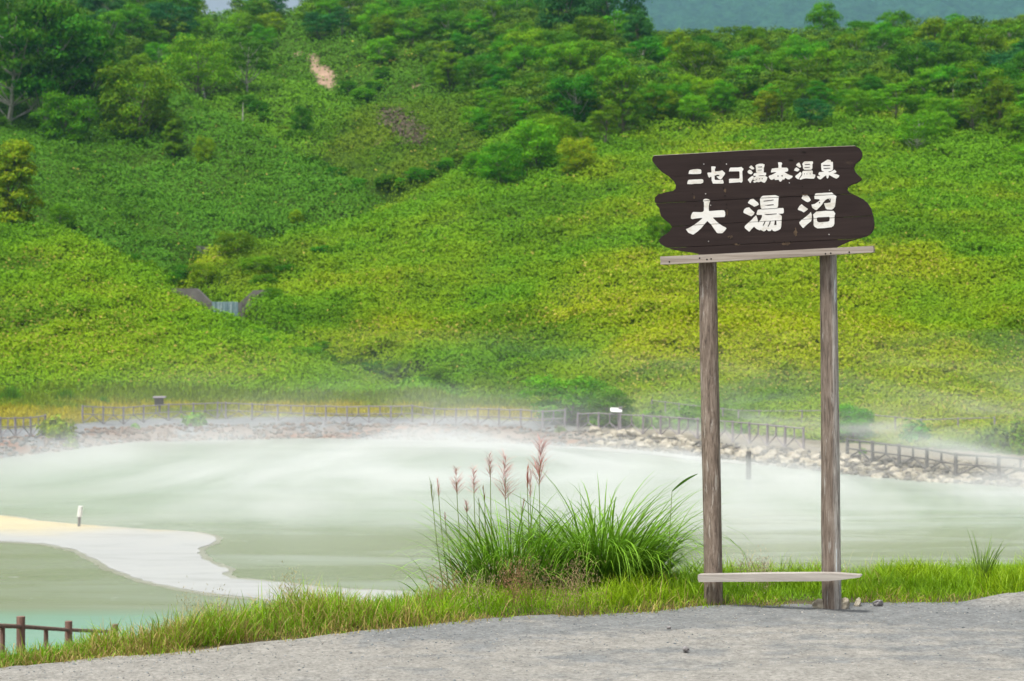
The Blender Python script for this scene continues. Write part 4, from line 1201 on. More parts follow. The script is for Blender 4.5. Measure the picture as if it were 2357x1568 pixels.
MAT_paint = wood_mat('white_lettering', (0.580, 0.543, 0.468), (0.749, 0.740, 0.702), (0.796, 0.796, 0.777), grain=(9, 9, 22), rough=.6, bumps=.2,
                     flake=((0.673, 0.468, 0.263), (11, 11, 11), .66))
MAT_bar = wood_mat('pale_bar_timber', (0.194, 0.161, 0.127), (0.350, 0.301, 0.258), (0.456, 0.408, 0.359), grain=(1.4, 1.4, 45), flake=((0.116, 0.078, 0.058), (14, 14, 30), .70))
MAT_plank = wood_mat('pale_sawn_plank', (0.270, 0.238, 0.206), (0.396, 0.364, 0.332), (0.491, 0.460, 0.411), grain=(1.6, 1.6, 40))
MAT_postL = wood_mat('left_post_bark', (0.075, 0.058, 0.047), (0.225, 0.175, 0.138), (0.36, 0.30, 0.245), grain=(60, 60, 9), flake=((0.46, 0.42, 0.37), (42, 42, 5), .58), bumps=1.0)
MAT_postR = wood_mat('right_post_bark', (0.070, 0.055, 0.046), (0.205, 0.162, 0.130), (0.33, 0.28, 0.235), grain=(60, 60, 6), flake=((0.42, 0.41, 0.38), (38, 38, 3.5), .60), bumps=1.0)
MAT_hole = noise_mat('nail_hole', [(0.4, (0.008, 0.006, 0.006)), (0.6, (0.015, 0.012, 0.01))])
MAT_screw = noise_mat('galvanised_screw', [(0.4, (0.4, 0.38, 0.37)), (0.6, (0.6, 0.58, 0.56))], rough=.4)

BASE = PL(1779, 1400)
sign = empty('wooden_sign', (BASE.x, BASE.y, 0), 'tall dark brown wooden sign board with white Japanese lettering on two log posts', 'sign')
inv = Matrix.Translation((-BASE.x, -BASE.y, 0))

def flat_slab(pts, off, thick, cuts=(), gap=0.003, jit=0):
    """outline (picture px) on the sign plane -> slab; cuts: lines splitting it into planks"""
    bm = bmesh.new()
    f_ = bm.faces.new([bm.verts.new(inv @ PL(a_, b_, off)) for a_, b_ in pts])
    f_.normal_update()
    if f_.normal.dot(NB) > 0: f_.normal_flip()
    bmesh.ops.triangulate(bm, faces=bm.faces[:])
    for (p0, p1, gp) in cuts:
        A = inv @ PL(*p0, off); B = inv @ PL(*p1, off)
        dr = (B - A).normalized(); nn = dr.cross(NB).normalized()
        if nn.z < 0: nn = -nn
        tmp = bmesh.new()
        # split along both lips of the crack, then drop the sliver between
        for sgn in (1, -1):
            bmesh.ops.bisect_plane(bm, geom=bm.verts[:] + bm.edges[:] + bm.faces[:], plane_co=A + nn * gp / 2 * sgn, plane_no=nn)
        kill = [f for f in bm.faces if abs((f.calc_center_median() - A).dot(nn)) < gp / 2]
        bmesh.ops.delete(bm, geom=kill, context='FACES')
        tmp.free()
    r = bmesh.ops.extrude_face_region(bm, geom=bm.faces[:])
    bmesh.ops.translate(bm, vec=NB * thick, verts=[e for e in r['geom'] if isinstance(e, bmesh.types.BMVert)])
    bmesh.ops.recalc_face_normals(bm, faces=bm.faces[:])
    me = bpy.data.meshes.new('slab'); bm.to_mesh(me); bm.free()
    return me
def cm(f_, pts): return [f_(x, y) for x, y in pts]
OUT4 = [(115, 187), (500, 165), (1000, 135), (1500, 112), (2045, 92), (2085, 110), (2108, 150), (2111, 190), (2090, 225), (2045, 262), (2030, 300), (2040, 335), (2075, 372), (2106, 400), (2101, 420), (2060, 445), (2000, 465), (1972, 485), (1967, 510),
        (1985, 535), (2050, 565), (2120, 600), (2165, 640), (2195, 690), (2215, 760), (2227, 840), (2220, 890), (2195, 930), (2160, 955), (2060, 985), (1990, 1005), (1900, 1045), (1860, 1066), (1600, 1084), (1000, 1114), (640, 1132),
        (555, 1130), (500, 1117), (380, 1100), (300, 1087), (230, 1060), (185, 1035), (166, 1010), (168, 985), (195, 960), (240, 930), (275, 900), (288, 870), (270, 838), (215, 795), (185, 765), (176, 730), (168, 690), (140, 655), (125, 620), (128, 585), (160, 555),
        (230, 535), (300, 522), (322, 505), (328, 470), (310, 430), (260, 385), (190, 340), (130, 275), (102, 235), (100, 210)]
def ln(x0, y0, x1, y1, g): return (c4(x0, y0), c4(x1, y1), g)
CUTS = [ln(100, 396, 2110, 300, .0012), ln(130, 640, 1990, 551, .0032), ln(285, 862, 2200, 760, .0026), ln(300, 1066, 1990, 985, .0028)]
board = link('board', flat_slab(cm(c4, OUT4), 0.075, 0.03, CUTS), MAT_board, sign)
inner = [(x, y) for x, y in OUT4]
cx = sum(p[0] for p in inner) / len(inner); cy = sum(p[1] for p in inner) / len(inner)
back = link('backing_board', flat_slab(cm(c4, [(600, 190), (1900, 130), (1900, 560), (1950, 950), (1800, 1030), (620, 1100), (420, 1060), (420, 500)]), 0.045, 0.02), MAT_hole, sign)
lip = link('lit_top_edge', flat_slab(cm(c4, [(115, 187), (500, 165), (1000, 135), (1500, 112), (2045, 92), (2045, 88), (1500, 108), (1000, 131), (500, 161), (113, 182)]), 0.074, 0.028), MAT_lit_edge, board)  # pale colour paints in the light from above on the board's top thickness

F1 = lambda x, y: ((2000 + x / 10.453) / 1.2728, (550 + y / 10.453) / 1.2728)
F2 = lambda x, y: ((2150 + x / 10.456) / 1.2728, (550 + y / 10.453) / 1.2728)
F3 = lambda x, y: ((2310 + x / 10.456) / 1.2728, (550 + y / 10.453) / 1.2728)
F4 = lambda x, y: ((2000 + x / 13.094) / 1.2728, (460 + y / 13.094) / 1.2728)
F5 = lambda x, y: ((2180 + x / 15.713) / 1.2728, (460 + y / 15.713) / 1.2728)
F6 = lambda x, y: ((2310 + x / 13.865) / 1.2728, (460 + y / 13.865) / 1.2728)
def circ(x, y, r, n=10): return [(x + r * math.cos(2 * PI * i / n), y + r * math.sin(2 * PI * i / n)) for i in range(n)]
GLY = [
 ('大', F1, [[(650,440),(625,425),(625,385),(660,350),(715,338),(780,350),(830,380),(838,425),(820,450),(800,560),(797,640),(805,715),(830,718),(1060,700),(1200,690),(1270,700),(1300,760),(1303,840),(1280,900),(1200,903),(940,912),(930,930),(1030,1030),(1110,1100),(1220,1175),(1310,1215),(1342,1245),(1300,1310),(1215,1395),(1085,1398),(1040,1375),(960,1260),(870,1130),(752,1022),(650,1140),(560,1250),(460,1340),(330,1435),(290,1432),(170,1380),(100,1275),(190,1235),(320,1160),(460,1060),(560,980),(600,940),(590,925),(400,945),(290,965),(250,940),(255,860),(290,780),(320,745),(560,752),(620,740),(650,700),(652,560)]], []),
 ('湯', F2, [[(430,450),(500,360),(590,340),(650,390),(740,460),(765,520),(700,560),(620,585),(560,545),(440,480)],
   [(290,740),(320,660),(385,615),(470,605),(530,670),(635,765),(600,830),(530,880),(440,840),(300,775)],
   [(680,845),(705,900),(722,960),(740,1040),(720,1120),(615,1195),(540,1270),(480,1345),(450,1340),(340,1245),(325,1205),(350,1160),(470,1050),(540,990),(600,920)],
   [(800,345),(830,290),(890,250),(1265,228),(1380,270),(1370,320),(1360,420),(1355,560),(1330,620),(1200,640),(860,655),(825,620),(805,480)],
   [(720,700),(750,675),(860,660),(1200,635),(1500,622),(1525,645),(1530,760),(1500,795),(1350,800),(1100,825),(860,838),(710,835),(692,800)],
   [(860,830),(1360,800),(1440,845),(1468,880),(1460,1000),(1450,1180),(1430,1260),(1370,1300),(1260,1340),(1200,1325),(1165,1275),(1125,1325),(1060,1330),(1000,1280),(960,1325),(920,1340),(850,1310),(820,1290),(790,1310),(700,1270),(640,1220),(615,1195),(700,1110),(760,1050),(820,980),(860,900)]],
   [[(905,403),(1030,388),(1215,365),(1215,388),(1040,410),(915,425)],[(935,540),(1060,522),(1220,508),(1215,533),(1060,550)],[(925,815),(1310,793),(1310,812),(1000,838)],
    [(945,1025),(975,1025),(935,1120),(900,1168),(880,1162)],[(1098,1030),(1130,1020),(1105,1110),(1050,1195),(1030,1188),(1070,1120)],[(1255,1003),(1297,1003),(1303,1142),(1235,1147)],[(840,652),(1340,624),(1340,634),(840,664)]]),
 ('沼', F3, [[(400,330),(440,235),(510,200),(580,230),(640,300),(685,385),(640,425),(590,445),(540,430),(420,350)],[(285,650),(330,570),(400,508),(470,565),(600,655),(540,710),(465,760),(400,720),(290,680)],
   [(685,745),(710,830),(712,960),(690,1030),(600,1100),(520,1170),(460,1235),(430,1225),(340,1110),(330,1060),(400,990),(520,900),(620,820)],
   [(790,270),(820,190),(850,175),(1325,148),(1390,210),(1470,265),(1450,340),(1440,460),(1420,580),(1375,640),(1320,675),(1180,668),(1140,640),(1085,480),(1200,470),(1285,455),(1300,350),(1280,335),(1180,345),(1120,390),(1060,460),(1010,540),(930,620),(860,690),(820,680),(730,620),(700,520),(800,500),(880,450),(960,385),(940,355),(800,350)],
   [(750,830),(800,780),(850,735),(1150,710),(1375,712),(1435,790),(1408,870),(1405,1100),(1380,1170),(1320,1210),(1100,1240),(880,1248),(800,1200),(770,1150),(768,900)]],
   [[(865,930),(900,910),(1240,895),(1265,920),(1250,1020),(1200,1040),(940,1060),(900,1050),(872,1020)], circ(950,460,20)]),
 ('二', F4, [[(225,650),(240,560),(270,510),(400,480),(560,465),(680,480),(715,520),(715,600),(690,650),(400,660)],[(175,1040),(190,940),(225,880),(450,865),(720,855),(780,870),(795,930),(780,990),(700,1025),(450,1030),(350,1050)]], []),
 ('セ', F4, [[(1095,370),(1175,362),(1260,375),(1262,420),(1235,460),(1235,560),(1420,545),(1515,515),(1630,620),(1600,690),(1540,770),(1490,850),(1440,870),(1380,840),(1300,760),(1340,740),(1400,740),(1410,700),(1340,680),(1220,720),(1222,860),(1250,885),(1460,885),(1540,875),(1575,990),(1550,1025),(1160,1025),(1110,900),(1105,760),(1060,770),(1015,800),(975,740),(945,620),(970,600),(1080,600),(1105,590)]], []),
 ('コ', F4, [[(1775,560),(1790,470),(1830,410),(2130,405),(2250,385),(2335,460),(2310,520),(2285,550),(2290,700),(2300,930),(2255,990),(2190,970),(1780,1000),(1775,850),(1830,835),(2150,835),(2185,800),(2180,570),(2150,550),(1830,555)]], []),
 ('湯', F5, [[(225,480),(330,385),(470,520),(430,575),(350,575)],[(150,690),(200,610),(270,590),(330,630),(405,720),(350,790),(290,800),(200,760)],
   [(165,1050),(250,960),(380,870),(440,910),(440,960),(380,1060),(330,1120),(300,1200),(270,1200),(220,1130)],
   [(520,400),(580,350),(700,315),(850,312),(940,350),(930,420),(905,500),(905,640),(900,730),(600,740),(550,690),(540,500)],
   [(430,870),(430,790),(470,750),(560,735),(880,715),(1000,730),(1015,790),(990,850),(700,870)],
   [(540,890),(560,850),(960,865),(1070,940),(1040,1060),(1000,1130),(930,1195),(860,1170),(770,1125),(680,1170),(580,1150),(480,1195),(400,1140),(500,1080),(420,1060),(440,960)]],
   [[(615,455),(820,440),(820,478),(640,480)],[(625,600),(812,588),(812,612),(640,622)],[(665,858),(905,845),(905,868),(690,880)],[(815,985),(862,972),(842,1025),(810,1030)],[(695,985),(722,980),(717,1030),(695,1030)],[(520,1065),(600,1005),(606,1020),(530,1085)]]),
 ('本', F5, [[(1560,260),(1610,240),(1720,255),(1755,320),(1720,380),(1720,490),(1760,495),(1970,495),(2025,560),(2020,650),(1960,685),(1860,690),(1870,710),(1960,770),(2100,835),(2235,880),(2200,960),(2080,1035),(2000,1030),(1890,960),(1850,1040),(1760,1045),(1710,1120),(1660,1145),(1620,1110),(1590,1050),(1420,1065),(1395,1000),(1270,1060),(1200,1030),(1130,930),(1140,870),(1260,830),(1400,760),(1490,700),(1380,700),(1240,720),(1240,640),(1280,540),(1450,515),(1575,510),(1580,400)]], [circ(1560,880,30),circ(1745,870,32)]),
 ('温', F6, [[(300,330),(360,265),(430,225),(470,290),(510,390),(480,440),(410,420)],[(225,545),(260,470),(320,425),(390,460),(450,510),(420,560),(370,595),(300,580)],[(480,605),(530,660),(520,730),(450,820),(410,910),(340,880),(270,810),(300,750),(400,680)],
   [(560,290),(600,220),(660,185),(960,180),(995,200),(990,270),(970,300),(970,440),(950,500),(900,520),(640,525),(590,470),(580,340)],
   [(560,610),(600,565),(960,550),(985,580),(980,700),(1090,725),(1080,820),(1030,885),(900,885),(700,870),(600,890),(480,930),(440,900),(500,820),(555,740)]],
   [[(650,305),(865,280),(865,312),(680,332)],[(650,420),(862,405),(862,430),(650,440)],[(635,668),(658,668),(658,712),(635,712)],[(738,668),(760,668),(760,712),(738,712)],[(868,668),(892,668),(892,708),(868,708)]]),
 ('泉', F6, [[(1325,270),(1460,190),(1580,110),(1690,125),(1725,160),(1720,200),(1790,195),(1805,230),(1805,500),(1770,550),(1690,580),(1500,610),(1390,580),(1340,540),(1325,400)],
   [(1540,590),(1620,590),(1640,625),(1700,610),(1870,520),(1950,600),(1920,640),(1820,680),(1960,705),(2070,755),(2030,830),(1945,885),(1840,840),(1720,770),(1640,740),(1630,830),(1580,885),(1545,840),(1535,745),(1430,810),(1310,915),(1240,905),(1180,850),(1155,790),(1200,780),(1260,790),(1290,760),(1230,740),(1215,680),(1250,620),(1420,605)]],
   [[(1400,330),(1690,326),(1690,352),(1420,358)],[(1420,455),(1690,445),(1690,468),(1430,480)]]),
]
for gi, (nm, F_, polys, holes) in enumerate(GLY):
    big = gi < 3
    mes = []
    bm = bmesh.new()
    for k_, pl in enumerate(polys):
        me = flat_slab(cm(F_, pl), 0.0764 + k_ * 0.00015, 0.001, CUTS[1:])
        bm.from_mesh(me); bpy.data.meshes.remove(me)
    me = bpy.data.meshes.new('lettering'); bm.to_mesh(me); bm.free()
    g_ = link('painted_character', me, MAT_paint, board)
    if holes:
        bm = bmesh.new()
        for k_, pl in enumerate(holes):
            me = flat_slab(cm(F_, pl), 0.0778 + k_ * 0.0001, 0.0005); bm.from_mesh(me); bpy.data.meshes.remove(me)
        me = bpy.data.meshes.new('gaps'); bm.to_mesh(me); bm.free()
        me.materials.append(MAT_board)
        # the brown gaps inside a character belong to its lettering mesh
        bm = bmesh.new(); bm.from_mesh(g_.data)
        n0 = len(bm.faces); bm.from_mesh(me); bm.faces.ensure_lookup_table()
        for f_ in bm.faces[n0:]: f_.material_index = 1
        bm.to_mesh(g_.data); bm.free(); g_.data.materials.append(MAT_board)
for (x, y) in [(595,265),(812,265),(612,550),(660,660),(1800,517),(1796,940),(640,1006),(1802,606),(1415,445)]:
    link('screw', flat_slab(cm(c4, circ(x, y, 5.5, 8)), 0.0785, 0.004), MAT_screw, board)
for (x, y, a_, b_) in [(785,495,9,7),(800,568,12,5),(812,650,7,6),(815,690,9,7),(745,292,7,8),(1540,480,7,6),(1545,535,7,7),(485,550,6,6),(515,665,8,4),(1430,225,24,4),(1555,150,22,6),(925,1028,8,10),(1270,1003,9,5),(1370,1015,6,5),(1425,1010,7,6),(840,970,5,9),(865,975,5,6),(1465,895,7,6),(755,240,8,5)]:
    link('nail_hole', flat_slab(cm(c4, [(x + p * a_, y + q * b_) for p, q in ((1, 0), (.7, .7), (0, 1), (-.7, .7), (-1, 0), (-.7, -.7), (0, -1), (.7, -.7))]), 0.0775, 0.004), MAT_hole, board)
# rusty run below the big characters
MAT_stain = noise_mat('paint_wear', [(0.35, (0.05, 0.032, 0.022)), (0.65, (0.11, 0.075, 0.045))], nscale=30)
def blotch(cx, cy, rx, ry, seed, n=16):
    r_ = random.Random(seed); return [(cx + rx * math.cos(2 * PI * i / n) * r_.uniform(.5, 1.1), cy + ry * math.sin(2 * PI * i / n) * r_.uniform(.5, 1.1)) for i in range(n)]
for i, (x, y, a_, b_) in enumerate([(850, 965, 26, 20), (915, 1035, 34, 14), (1475, 920, 20, 48), (1385, 1030, 50, 20), (800, 520, 14, 26), (500, 580, 12, 22), (820, 720, 9, 40), (1560, 560, 40, 9)]):
    link('worn_patch', flat_slab(cm(c4, blotch(x, y, a_, b_, i)), 0.0762 + i * .00003, 0.001), MAT_stain, board)

# bars
up = [(175, 1152), (700, 1128), (1400, 1092), (2222, 1048), (2218, 1060), (2226, 1075), (2222, 1110), (1400, 1160), (700, 1203), (260, 1226), (178, 1228), (180, 1200)]
ub = link('upper_bar', flat_slab(cm(c4, up), 0.10, 0.045), MAT_bar, sign)
for (x, y) in [(555,1168),(625,1180),(665,1175),(265,1203),(1762,1125),(1812,1120),(1990,1110)]:
    link('nail', flat_slab(cm(c4, circ(x, y, 8, 8)), 0.1015, 0.004), MAT_hole, ub)
CB = lambda x, y: ((2000 + x / 2.354) / 1.2728, (1330 + y / 2.354) / 1.2728)
lb_out = [(104, 835), (300, 832), (600, 826), (960, 824), (1060, 826), (1222, 838), (1226, 845), (1222, 852), (1100, 868), (1000, 878), (560, 881), (110, 884), (103, 860)]
link('lower_bar', flat_slab(cm(CB, lb_out), 0.115, 0.075), MAT_plank, sign)

# posts
def post(name, pts, mat, seed, seg=44, flat_split=None):
    """pts: (px centre, py, width px, Y)"""
    rows = 150
    t = np.linspace(0, 1, rows)
    k_ = np.array(pts, float); kt = (k_[:, 1] - k_[0, 1]) / (k_[-1, 1] - k_[0, 1])
    pxc = np.interp(t, kt, k_[:, 0]); pyc = np.interp(t, kt, k_[:, 1]); w_ = np.interp(t, kt, k_[:, 2]); Yc = np.interp(t, kt, k_[:, 3])
    cxw = (pxc - 1178.5) / FD * Yc; zw = CAMZ + (784 - pyc) / FD * Yc; rw = w_ / 2 / FD * Yc
    th = np.linspace(0, 2 * PI, seg, endpoint=False)
    TH, ZI = np.meshgrid(th, zw)
    rr_ = rw[:, None] * (1 + 0.09 * (fbm(np.cos(TH) * 3 + 10, ZI * 1.2 + np.sin(TH) * 3, seed) - .5) + 0.12 * (fbm(np.cos(TH) * 9 + 30, ZI * 2.5 + np.sin(TH) * 9, seed + 3) - .5))
    # long drying cracks
    for ca, cw in ((-1.9, .05), (-0.7, .04), (2.4, .05)):
        dl = np.abs(((TH - ca - 0.12 * np.sin(ZI * 3 + ca)) + PI) % (2 * PI) - PI)
        rr_ = rr_ - 0.004 * np.exp(-(dl / cw) ** 2) * (fbm(ZI * 1.5, ZI * 0 + ca, seed + 9) > .45)
    X_ = cxw[:, None] + rr_ * np.cos(TH) - BASE.x; Y_ = Yc[:, None] + rr_ * np.sin(TH) - BASE.y
    v = np.stack([X_, Y_, ZI], -1).reshape(-1, 3)
    i = np.arange(rows * seg).reshape(rows, seg)
    q = np.stack([i[:-1], np.roll(i[:-1], -1, 1), np.roll(i[1:], -1, 1), i[1:]], -1).reshape(-1, 4)[:, ::-1]
    c = np.ones((rows * seg, 3))
    if flat_split:     # side where the bark has weathered to silver grey
        sidew = sstep(flat_split - .10, flat_split + .10, np.cos(TH) + 0.25 * (fbm(ZI * 4, TH, seed + 5) - .5))
        c = 1 + sidew.reshape(-1, 1) * np.array([.9, 1.2, 1.45])
    top = np.concatenate([v, [[cxw[0] - BASE.x, Yc[0] - BASE.y, zw[0]]]]); c = np.concatenate([c, [[1, 1, 1]]])
    me = np_mesh(name, top, q, c)
    link(name, me, mat, sign, smooth=True)
post('post', [(1627, 470, 41, 10.36), (1629, 610, 42, 10.36), (1632, 800, 41.5, 10.36), (1636, 1000, 42, 10.36), (1640, 1200, 41.5, 10.36), (1643, 1440, 42, 10.36)], MAT_postL, 5)
post('post', [(1903, 440, 37, 10.11), (1906, 600, 38, 10.11), (1909, 800, 40, 10.11), (1911, 1000, 42, 10.11), (1912, 1200, 43, 10.11), (1915, 1430, 43.5, 10.11)], MAT_postR, 9, flat_split=.15)
# dark footing stones and pale stones at the foot of the right post
for i, (px_, py_, s_, lb) in enumerate([(1886, 1400, (.075, .07, .075), 'white angular stone leaning on the left side of the right sign post'), (1942, 1402, (.075, .06, .085), 'white pointed stone leaning on the right side of the right sign post'),
        (1975, 1404, (.06, .05, .035), 'small pale flat stone right of the right sign post'), (2022, 1402, (.05, .05, .035), 'small pinkish stone at the path edge right of the sign')]):
    p_ = P(px_, py_, 10.12 if i < 2 else 10.2)
    me = rock_mesh('stone', 80 + i, sub=3, flat=.9); me.materials.append(MAT_boul if i < 3 else MAT_boulg)
    rock('stone', me, (p_.x, p_.y, .03), tuple(1.25 * a for a in s_), lb, 'stone', None, None, (.4, .2 + i, .3))
for i, (px_, py_, s_, m_, lb) in enumerate([(1578, 1489, .045, MAT_boulg, 'small dark grey stone lying on the path below the left post'), (1540, 1440, .03, MAT_boulg, 'tiny dark stone on the grey gravel left of the sign')]):
    Yq = 1.56 * FD / (py_ - 784); p_ = P(px_, py_, Yq)
    me = rock_mesh('stone', 90 + i, sub=2); me.materials.append(m_)
    rock('stone', me, (p_.x, p_.y, .03), s_, lb, 'stone')

# loose gravel
rl = [rock_mesh('pebble', 120 + i, sub=1) for i in range(4)]
T = []; cc = []
for _ in range(5200):
    x = rng.uniform(-3.6, 3.8); e_ = float(edge_at(np.array([x]))[0]); y = e_ - abs(rng.normal(0, 1.0)) if rng.random() < .7 else rng.uniform(7.2, e_)
    if y < 7: continue
    T.append((int(rng.integers(4)), (x, y, float(path_h(np.array([x]), np.array([y]))[0])), rng.uniform(.004, .013) * (1.7 if rng.random() < .06 else 1), rng.uniform(0, 6), 0)); b = rng.uniform(.6, 1.5)
    cc.append([.14 * b, .16 * b, .17 * b] if rng.random() < .6 else [.3 * b, .28 * b, .25 * b])
v, f, c = merge_copies(rl, T, cc)
tag(link('gravel', np_mesh('gravel', v, f, c), MAT_stone), 'loose gravel scattered over the path', kind='stuff')

# ------------------------------------------------------------ grass and tall plants at the path edge
MAT_grass = leaf_mat('grass_blades', transl=0.35, rough=0.5, spec=.3)
def blades(B, az, lean, L_, W_, curl, col_b, col_t, seg=4, twist=None):
    """curved tapering ribbons. B (n,3) roots; az heading; lean initial tilt from upright; curl added tilt along the blade"""
    n = len(B)
    pts = [B.copy()]; ang = lean.copy(); p = B.copy(); hd = np.stack([np.cos(az), np.sin(az)], 1)
    for s in range(seg):
        a_ = lean + curl * ((s + .5) / seg) ** 1.5
        st = (L_ / seg)[:, None] * np.concatenate([hd * np.sin(a_)[:, None], np.cos(a_)[:, None]], 1)
        p = p + st; pts.append(p.copy())
    tw = rng.uniform(-1.2, 1.2, n) if twist is None else twist
    side = np.stack([-np.sin(az + tw), np.cos(az + tw), np.zeros(n)], 1)
    V_ = []; C_ = []
    for s in range(seg + 1):
        t = s / seg
        w_ = (W_ * (0.6 + 1.2 * t if t < .33 else 1.0 - ((t - .33) / .67) ** 1.6 * .96))[:, None] / 2
        V_ += [pts[s] - side * w_, pts[s] + side * w_]
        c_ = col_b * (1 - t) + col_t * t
        C_ += [c_, c_]
    V_ = np.stack(V_, 1); C_ = np.stack(C_, 1)
    k = 2 * (seg + 1)
    base_ = (np.arange(n) * k)[:, None, None]
    q = np.array([[2 * s, 2 * s + 1, 2 * s + 3, 2 * s + 2] for s in range(seg)])[None]
    return V_.reshape(-1, 3), (base_ + q).reshape(-1, 4), C_.reshape(-1, 3)
def pack(L):
    V_, F_, C_, b = [], [], [], 0
    for v, f, c in L: V_.append(v); F_.append(f + b); C_.append(c); b += len(v)
    return np.concatenate(V_), np.concatenate(F_), np.concatenate(C_)
GR = {'lime': (0.360, 0.500, 0.005), 'green': (0.160, 0.390, 0.008), 'deep': (0.085, 0.210, 0.008), 'straw': (0.58, 0.44, 0.17), 'ochre': (0.36, 0.30, 0.05)}
G_ = {k_: np.array(v_) for k_, v_ in GR.items()}
def gz(X, Y):
    e_ = edge_at(X); return np.where(Y < e_ + .05, 0.0, theight(X, Y))
n = 92000
X = rng.uniform(-5.6, 6.6, n); e_ = edge_at(X); px0 = 1178.5 + FD * X / e_; dY = rng.uniform(0, 1, n) ** 0.8 * (strip_w(px0) + .3) - 0.05
Y = e_ + dY; pxx = 1178.5 + FD * X / Y
cl = fbm(X * 2.6, Y * 2.6, 401, 3); c2 = fbm(X * 0.8, Y * 0.8, 403); c3 = fbm(X * 6, Y * 6, 405, 2)
front = sstep(0.35, 0.02, dY)
hh_ = np.interp(pxx, [-400, 0, 150, 320, 500, 700, 1000, 1200, 1600, 1800, 2100, 2357, 2800], [.10, .10, .08, .09, .14, .14, .10, .10, .11, .095, .10, .115, .12])
L_ = hh_ * (0.35 + 1.75 * np.clip(cl * 1.5 - .25, 0, 1.2)) * rng.uniform(.5, 1.35, n) * (1 - .62 * front)
keep = (cl + .5 * c3 > .38 + 0.25 * front) | (dY > .35)
keep &= ~((np.abs(X - 1.895) < .09) & (Y < 10.3))
strawp = np.clip(0.16 + 0.85 * front + 1.5 * (c2 - .50) + 0.35 * np.exp(-((pxx - 330) / 110) ** 2) - .25 * (pxx > 1600), 0, .95)
r = rng.random(n)[:, None]; st = r < strawp[:, None] * .75
mixg = np.clip((cl - .3) * 1.8 + .25 * (pxx[:, None] > 1000)[:, 0] - 0.25 * np.exp(-((pxx - 130) / 120) ** 2), 0, 1)[:, None]
ct = G_['green'] * (1 - mixg) + G_['lime'] * mixg
ct = np.where(st, G_['straw'] * rng.uniform(.6, 1.15, (n, 1)), ct) * rng.uniform(.7, 1.35, (n, 1))
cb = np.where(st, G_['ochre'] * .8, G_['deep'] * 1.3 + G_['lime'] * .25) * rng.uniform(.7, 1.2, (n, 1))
B = np.stack([X, Y, gz(X, Y) - .01], 1)
az = rng.uniform(0, 2 * PI, n)
k = keep
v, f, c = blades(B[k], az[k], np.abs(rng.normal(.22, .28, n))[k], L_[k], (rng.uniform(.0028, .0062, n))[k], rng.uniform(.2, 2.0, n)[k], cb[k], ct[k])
tag(link('grass', np_mesh('grass', v, f, c), MAT_grass), 'bright green and straw coloured grass along the path edge', kind='stuff')

# sparse tall blades and dry stalks rising above the rest
n = 2600
X = rng.uniform(-4.2, 4.6, n); e_ = edge_at(X); Y = e_ + rng.uniform(.15, 1, n) * (strip_w(1178.5 + FD * X / e_) + .15)
q_ = fbm(X * 1.8, Y * 1.8, 431, 2); k = (q_ > .45) & ~((np.abs(X / Y * FD + 1178.5 - 190) < 120))
X, Y = X[k], Y[k]; n = len(X); pxx = 1178.5 + FD * X / Y
L_ = np.interp(pxx, [0, 400, 600, 1000, 2357], [.16, .24, .30, .22, .20]) * rng.uniform(.6, 1.25, n)
dry = (rng.random(n) < .3)[:, None]
ct = np.where(dry, G_['straw'], G_['green'] * .5 + G_['lime'] * .5) * rng.uniform(.7, 1.3, (n, 1))
v, f, c = blades(np.stack([X, Y, gz(X, Y) - .01], 1), rng.uniform(0, 2 * PI, n), np.abs(rng.normal(.1, .2, n)), L_, rng.uniform(.003, .0065, n), rng.uniform(.2, 2.4, n), ct * .6, ct, seg=6)
tag(link('tall_grass', np_mesh('tall_grass', v, f, c), MAT_grass), 'scattered taller blades and dry stalks over the grass verge', kind='stuff')

# rough green cover on the bank under the fence
n = 9000
X = rng.uniform(-16, 14, n); Y = rng.uniform(14, 31, n); k = np.abs(X / Y) < .36
X, Y = X[k], Y[k]; Z = theight(X, Y)
v, f, c = tufts(X, Y, Z, .10 + .10 * fbm(X, Y, 9), 7, lambda i, m: np.array([.11, .2, .02]) * rng.uniform(.5, 1.4, (m, 1)), aspect=.14, up=1.3)
tag(link('bank_grass', np_mesh('bank_grass', v, f, c), MAT_leaf), 'rough grass on the bank between the path and the pond', kind='stuff')

def at_ground(px, Y):
    X_ = (px - 1178.5) / FD * Y
    return np.array([X_, Y, float(theight(X_, Y))])
def clump_leaves(c0, rx, ry, n, Lr, Wr, leanr, curlr, cb, ct, bias=0.0, az_out=True):
    a_ = rng.uniform(0, 2 * PI, n); r_ = np.sqrt(rng.random(n))
    B = np.stack([c0[0] + np.cos(a_) * r_ * rx, c0[1] + np.sin(a_) * r_ * ry, np.full(n, c0[2])], 1)
    B[:, 2] = np.maximum(theight(B[:, 0], B[:, 1]), -1) - .02
    az = a_ + rng.normal(0, .5, n) if az_out else rng.uniform(0, 2 * PI, n)
    if bias: az = np.where(rng.random(n) < abs(bias), rng.normal(0 if bias > 0 else PI, .5, n), az)
    sh = rng.uniform(.65, 1.35, (n, 1))
    return blades(B, az, leanr[0] + (leanr[1] - leanr[0]) * r_ * rng.uniform(.6, 1.2, n), rng.uniform(*Lr, n), rng.uniform(*Wr, n), rng.uniform(*curlr, n), cb * sh, ct * sh, seg=8)
